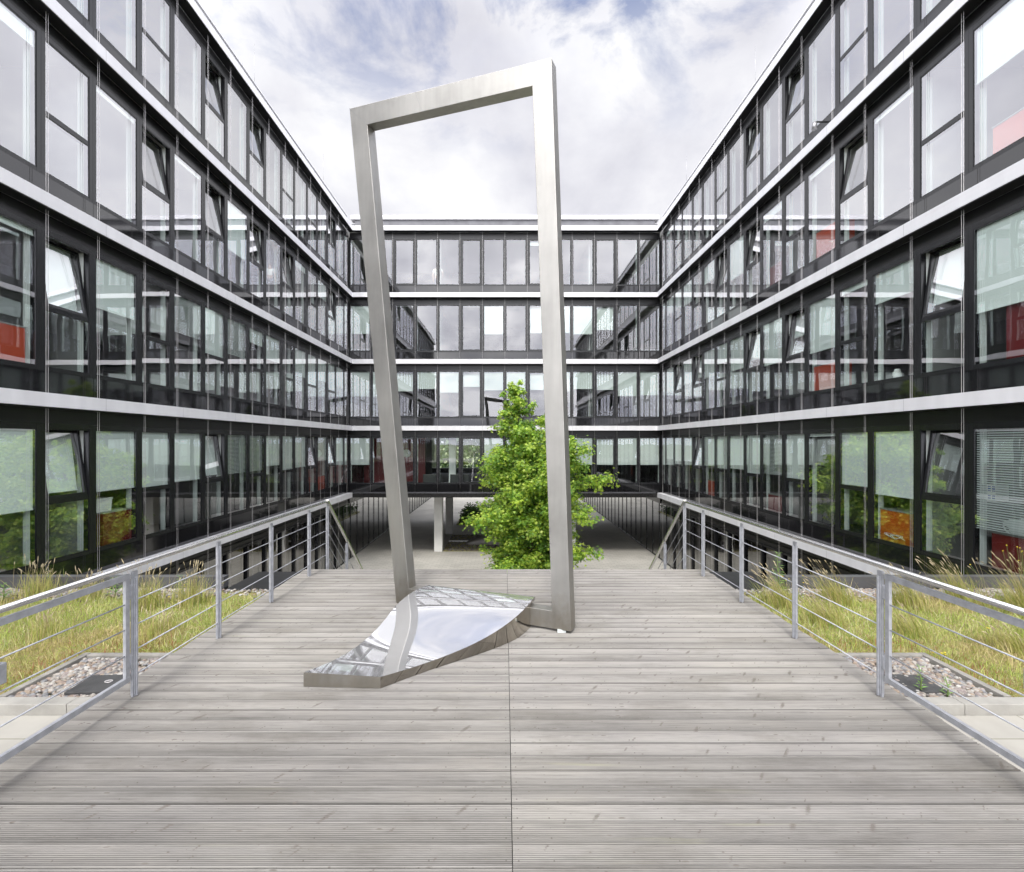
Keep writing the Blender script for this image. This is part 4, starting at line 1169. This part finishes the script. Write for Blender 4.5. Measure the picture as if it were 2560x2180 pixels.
# ------------------------------------------------------------------ things behind the windows
M['orange'] = simple('orange_laminate', (.48,.095,.008), .4, 0, .05); M['red'] = simple('red_laminate', (.13,.006,.007), .4, 0, .05); M['orangered'] = simple('orange_red_laminate', (.42,.05,.014), .4, 0, .05)
M['bag'] = simple('white_plastic_bag', (.80,.82,.82), .35, 0, .06, 6, bump=.6, bscale=14); M['blue'] = simple('blue_binder', (.03,.06,.32), .5); M['paper'] = simple('white_paper', (.8,.8,.78), .7)
def cabinet(sgn, u, fl, wd, hh, mat, label, d=.42):
    z0 = BAND[fl]+.345
    o = thing('cabinet', label, 'cabinet', (sgn*(GX+.11+d/2), u, z0))
    b = MB(); b.box(-d/2, d/2, -wd/2, wd/2, .0, hh); b.build('carcass', M[mat], o, bevel=.004)
    b = MB(); b.box(-d/2-.01, d/2+.01, -wd/2-.01, wd/2+.01, hh+.002, hh+.027); b.build('top', M['iwall'], o)
    return o
cabinet(-1, 10.85, 0, .85, .95, 'red', 'dark red cabinet behind glass under the white planter box')
cabinet(-1, 8.2, 1, 1.06, .93, 'orangered', 'bright orange-red cabinet behind the first-floor window opposite the weed')
cabinet(1, 8.05, 0, 1.1, .885, 'red', 'dark red cabinet carrying a crumpled white plastic bag')
cabinet(1, 10.75, 0, .80, .96, 'orange', 'bright orange cabinet with looped cable before it, at ground window')
cabinet(1, 15.45, 0, .9, .80, 'red', 'low red cabinet under a half-drawn blind, beyond the orange one')
cabinet(1, 20.2, 0, .8, .9, 'orangered', 'orange-red cabinet in the far part of the lowest window row')
cabinet(1, 13.1, 1, .9, .98, 'orangered', 'faded orange cabinet under a blind on the first floor')
cabinet(1, 7.95, 1, .8, 1.3, 'red', 'tall red cabinet at the first-floor window above the plastic bag')
cabinet(1, 8.05, 2, 1.06, .82, 'orangered', 'pinkish red cabinet on the second floor under white sky reflections')
cabinet(1, 13.0, 2, .9, 1.05, 'orangered', 'orange-red cabinet on the second floor beside an open sash')
cabinet(1, 15.4, 2, .8, .95, 'red', 'red cabinet on the second floor above the half blinds')
cabinet(-1, 22.9, 0, 1.0, .9, 'orangered', 'orange cabinet deep in the lowest row near the inner corner')
o = thing('planter_box', 'white planter box standing on the dark red cabinet', 'planter', (-(GX+.30), 10.55, BAND[0]+.345+.98))
b = MB(); b.prism([(-.10,-.2,0),(.10,-.2,0),(.12,-.2,.26),(-.12,-.2,.26)], (0,.40,0)); b.build('pot', M['paper'], o, bevel=.006); b = MB(); b.box(-.13,.13,-.21,.21,.262,.30); b.build('rim', M['paper'], o)
# crumpled bag
V = IV.copy(); V3, F3 = ico(3)
dsp = 1+.16*np.sin(V3@np.array([4,2.2,5.1]))+.10*np.sin(V3@np.array([-7,5,3]))+.07*np.sin(V3@np.array([11,-9,8]))
V3 = V3*dsp[:,None]*np.array([.16,.30,.16])
me = np_mesh('plastic_bag', V3, F3, M['bag'], None, True)
bg_ = thing('plastic_bag', 'crumpled white plastic bag with loop handle lying on dark red cabinet', 'bag', (GX+.32, 8.2, BAND[0]+.345+.885+.15)); link('sack', me, bg_)
b = MB(); b.tube([(-.02, .22+.16*math.cos(a*.42), -.02+.12*math.sin(a*.42)) for a in range(16)], .012, 6); b.build('loop_handle', M['bag'], bg_)
cb = MB(); cb.tube([(0, .32*math.sin(k*.55)*(1-k/60), .08+.10*abs(math.sin(k*.37))) for k in range(40)], .006, 5)
tag(cb.build('cable', M['paper'], None, (GX+.085, 10.7, BAND[1]-WB+.0)), 'loose looped pale cable lying inside the window before the orange cabinet', 'cable')
for k in range(5):
    b_ = thing('ring_binder', 'blue-backed white ring binder in a row behind the tilted sash', 'binder', (GX+1.3, 9.62+.085*k, .83), 0, 'ring binders on the shelf')
    b = MB(); b.box(-.13,.13,-.036,.036,0,.32); b.build('cover', M['paper'], b_); b = MB(); b.box(-.134,-.131,-.03,.03,.02,.12); b.box(-.134,-.131,-.03,.03,.20,.30); b.build('spine_label', M['blue'], b_)
sh = thing('shelf_unit', 'dark shelf unit carrying the ring binders behind the tilted sash', 'shelf', (GX+1.3, 9.6, BAND[0]+.345))
b = MB(); b.box(-.18,.18,-.5,.5,1.275,1.31); b.box(-.18,.18,-.5,.5,.62,.65); b.build('shelf', M['iwall'], sh); b = MB(); b.box(-.18,.18,-.53,-.502,0,1.7); b.box(-.18,.18,.502,.53,0,1.7); b.build('side', M['iwall'], sh)
vs_ = thing('vase', 'white rounded jug on the inner sill of a first-floor window', 'vase', (GX+.30, 10.9, BAND[2]-WB+.005))
b = MB(); b.tube([(0,0,0),(0,0,.05),(0,0,.12),(0,0,.2),(0,0,.25)], [.06,.075,.08,.06,.05], 14); b.build('body', M['paper'], vs_); b = MB(); b.tube([(0,.06,.08),(0,.13,.12),(0,.13,.18),(0,.05,.22)], .012, 6); b.build('handle', M['paper'], vs_)
lp = thing('table_lamp', 'white drum-shaded table lamp inside a second-floor window', 'lamp', (GX+.75, 10.65, BAND[2]+1.05))
b = MB(); b.tube([(0,0,-.7),(0,0,.05)], .02, 8); b.build('stand', M['paper'], lp); b = MB(); b.tube([(0,0,.05),(0,0,.32)], [.16,.15], 16); b.build('shade', M['paper'], lp)
# lobby behind the tree: red wall with a clock, dark benches
rwl = MB(); rwl.box(-8.4, -4.75, 29.0, 29.15, BAND[0]+.345, 2.3); tag(rwl.build('red_partition', M['red']), 'dark red partition with a round clock in the bridging wing lobby', 'partition')
ck = thing('wall_clock', 'round white clock on the dark red partition', 'clock', (-5.85, 28.985, 1.35), rad(0))
b = MB(); b.tube([(0,0,0),(0,-.03,0)], .24, 28); b.build('dial', M['paper'], ck)
b = MB(); b.box(-.008,.008,-.036,-.032,0,.17); b.box(-.0,.12,-.036,-.032,-.008,.008); b.build('hand', M['black'], ck)
for k, X in enumerate((-4.0, -2.5)):
    o = thing('sofa', 'black low sofa at lobby window '+('nearer the white inner column' if k else 'nearer the clock'), 'sofa', (X, 27.2, BAND[0]+.345), 0, 'black lobby sofas')
    b = MB(); b.box(-.52,.52,-.3,.3,.12,.42); b.build('seat', M['black'], o, bevel=.03); b = MB(); b.box(-.52,.52,-.36,-.305,.12,.72); b.build('backrest', M['black'], o, bevel=.02)
    b = MB(); b.box(-.45,.45,-.28,.28,0,.12); b.build('base', M['bolt'], o)
b = MB(); b.box(-.2,.2,-.2,.2,0,2.9); tag(b.build('lobby_column', M['column'], None, (-3.05, 28.4, BAND[0]+.345), bevel=.01), 'white square column inside the lobby between the two sofas', 'column')
# camera on the facade
sc_ = thing('security_camera', 'small dark surveillance camera on a bracket on the top-floor spandrel', 'camera', (GX-.32, 12.85, BAND[3]+.42))
b = MB(); b.bar((.30,0,0.08),(0,0,.08),.03,.03); b.build('bracket', M['frame'], sc_); b = MB(); b.tube([(0,.0,.07),(0,-.0,-.12)], [.05,.065], 12); b.build('housing', M['bolt'], sc_)
# little shrubs on the roof
for k, (X, Y) in enumerate(((-6.6, 27.2), )):
    o = thing('roof_shrub', 'small scrubby plant growing on the roof edge of the bridging wing', 'plant', (X, Y, 14.3))
    b = MB()
    for q in range(26): 
        a = R.uniform(0,6.28); b.tube([(R.uniform(-.5,.5),0,0),(R.uniform(-.6,.6),R.uniform(-.2,.2),R.uniform(.15,.42))], [.01,.004], 4, 0, False)
    b.build('twigs', M['bark'], o)
# person by the top-floor glass
def person():
    root = thing('person', 'person in white shirt and dark trousers standing behind top-floor glass, hand on hip', 'person', (-3.78, 27.35, BAND[3]+.345), rad(165))
    def skin(name, verts, edges, radii, mat, root_i=0):
        me = bpy.data.meshes.new(name); me.from_pydata(verts, edges, []); me.materials.append(mat)
        o = link(name, me, root)
        o.modifiers.new('skin', 'SKIN'); sl = me.skin_vertices[0].data
        for i, r in enumerate(radii): sl[i].radius = (r, r*.85) if not isinstance(r, tuple) else r
        sl[root_i].use_root = True
        sd_ = o.modifiers.new('sub', 'SUBSURF'); sd_.levels = 2; sd_.render_levels = 2
        return o
    sk_ = simple('skin_tone', (.50,.33,.25), .6); wh = simple('white_shirt', (.85,.85,.84), .8); dk = simple('dark_trousers', (.03,.035,.06), .8); hr = simple('dark_hair', (.04,.03,.025), .7)
    V = [(0,0,.98),(0,0,1.2),(0,0,1.42),(0,0,1.50),(0,-.01,1.62),(0,-.01,1.74), (-.20,0,1.40),(-.33,.02,1.18),(-.24,-.10,1.0),(-.20,-.13,.97), (.20,0,1.40),(.27,.02,1.12),(.27,-.04,.88),(.27,-.05,.78),
         (-.10,0,.90),(-.11,0,.5),(-.11,.02,.08),(-.12,-.13,.04),(.10,0,.90),(.11,0,.5),(.12,.02,.08),(.13,-.13,.04)]
    E = [(0,1),(1,2),(2,3),(3,4),(4,5),(2,6),(6,7),(7,8),(8,9),(2,10),(10,11),(11,12),(12,13),(0,14),(14,15),(15,16),(16,17),(0,18),(18,19),(19,20),(20,21)]
    rr = [.13,.13,.13,.06,.09,.075,.055,.045,.036,.03,.055,.045,.036,.03,.085,.06,.045,.035,.085,.06,.045,.035]
    skin('body', V, E, rr, sk_)
    skin('shirt', [(0,0,.99),(0,0,1.2),(0,0,1.43),(-.20,0,1.405),(-.30,.015,1.24),(.20,0,1.405),(.25,.015,1.22)], [(0,1),(1,2),(2,3),(3,4),(2,5),(5,6)], [.16,.155,.15,.078,.07,.078,.07], wh)
    skin('trousers', [(0,0,.96),(-.10,0,.86),(-.11,0,.5),(-.11,.02,.1),(.10,0,.86),(.11,0,.5),(.12,.02,.1)], [(0,1),(1,2),(2,3),(0,4),(4,5),(5,6)], [.155,.105,.08,.062,.105,.08,.062], dk)
    skin('hair', [(0,.03,1.66),(0,.01,1.75)], [(0,1)], [.095,.08], hr)
person()

# ------------------------------------------------------------------ render settings
sc.render.engine = 'CYCLES'
sc.cycles.max_bounces = 10; sc.cycles.diffuse_bounces = 3; sc.cycles.glossy_bounces = 6; sc.cycles.transparent_max_bounces = 16
sc.cycles.caustics_reflective = False; sc.cycles.caustics_refractive = False
sc.cycles.sample_clamp_indirect = 4; sc.cycles.use_denoising = True
try: sc.cycles.denoiser = 'OPENIMAGEDENOISE'
except Exception: pass
sc.view_settings.view_transform = 'Standard'; sc.view_settings.look = 'None'; sc.view_settings.exposure = 0; sc.view_settings.gamma = 1
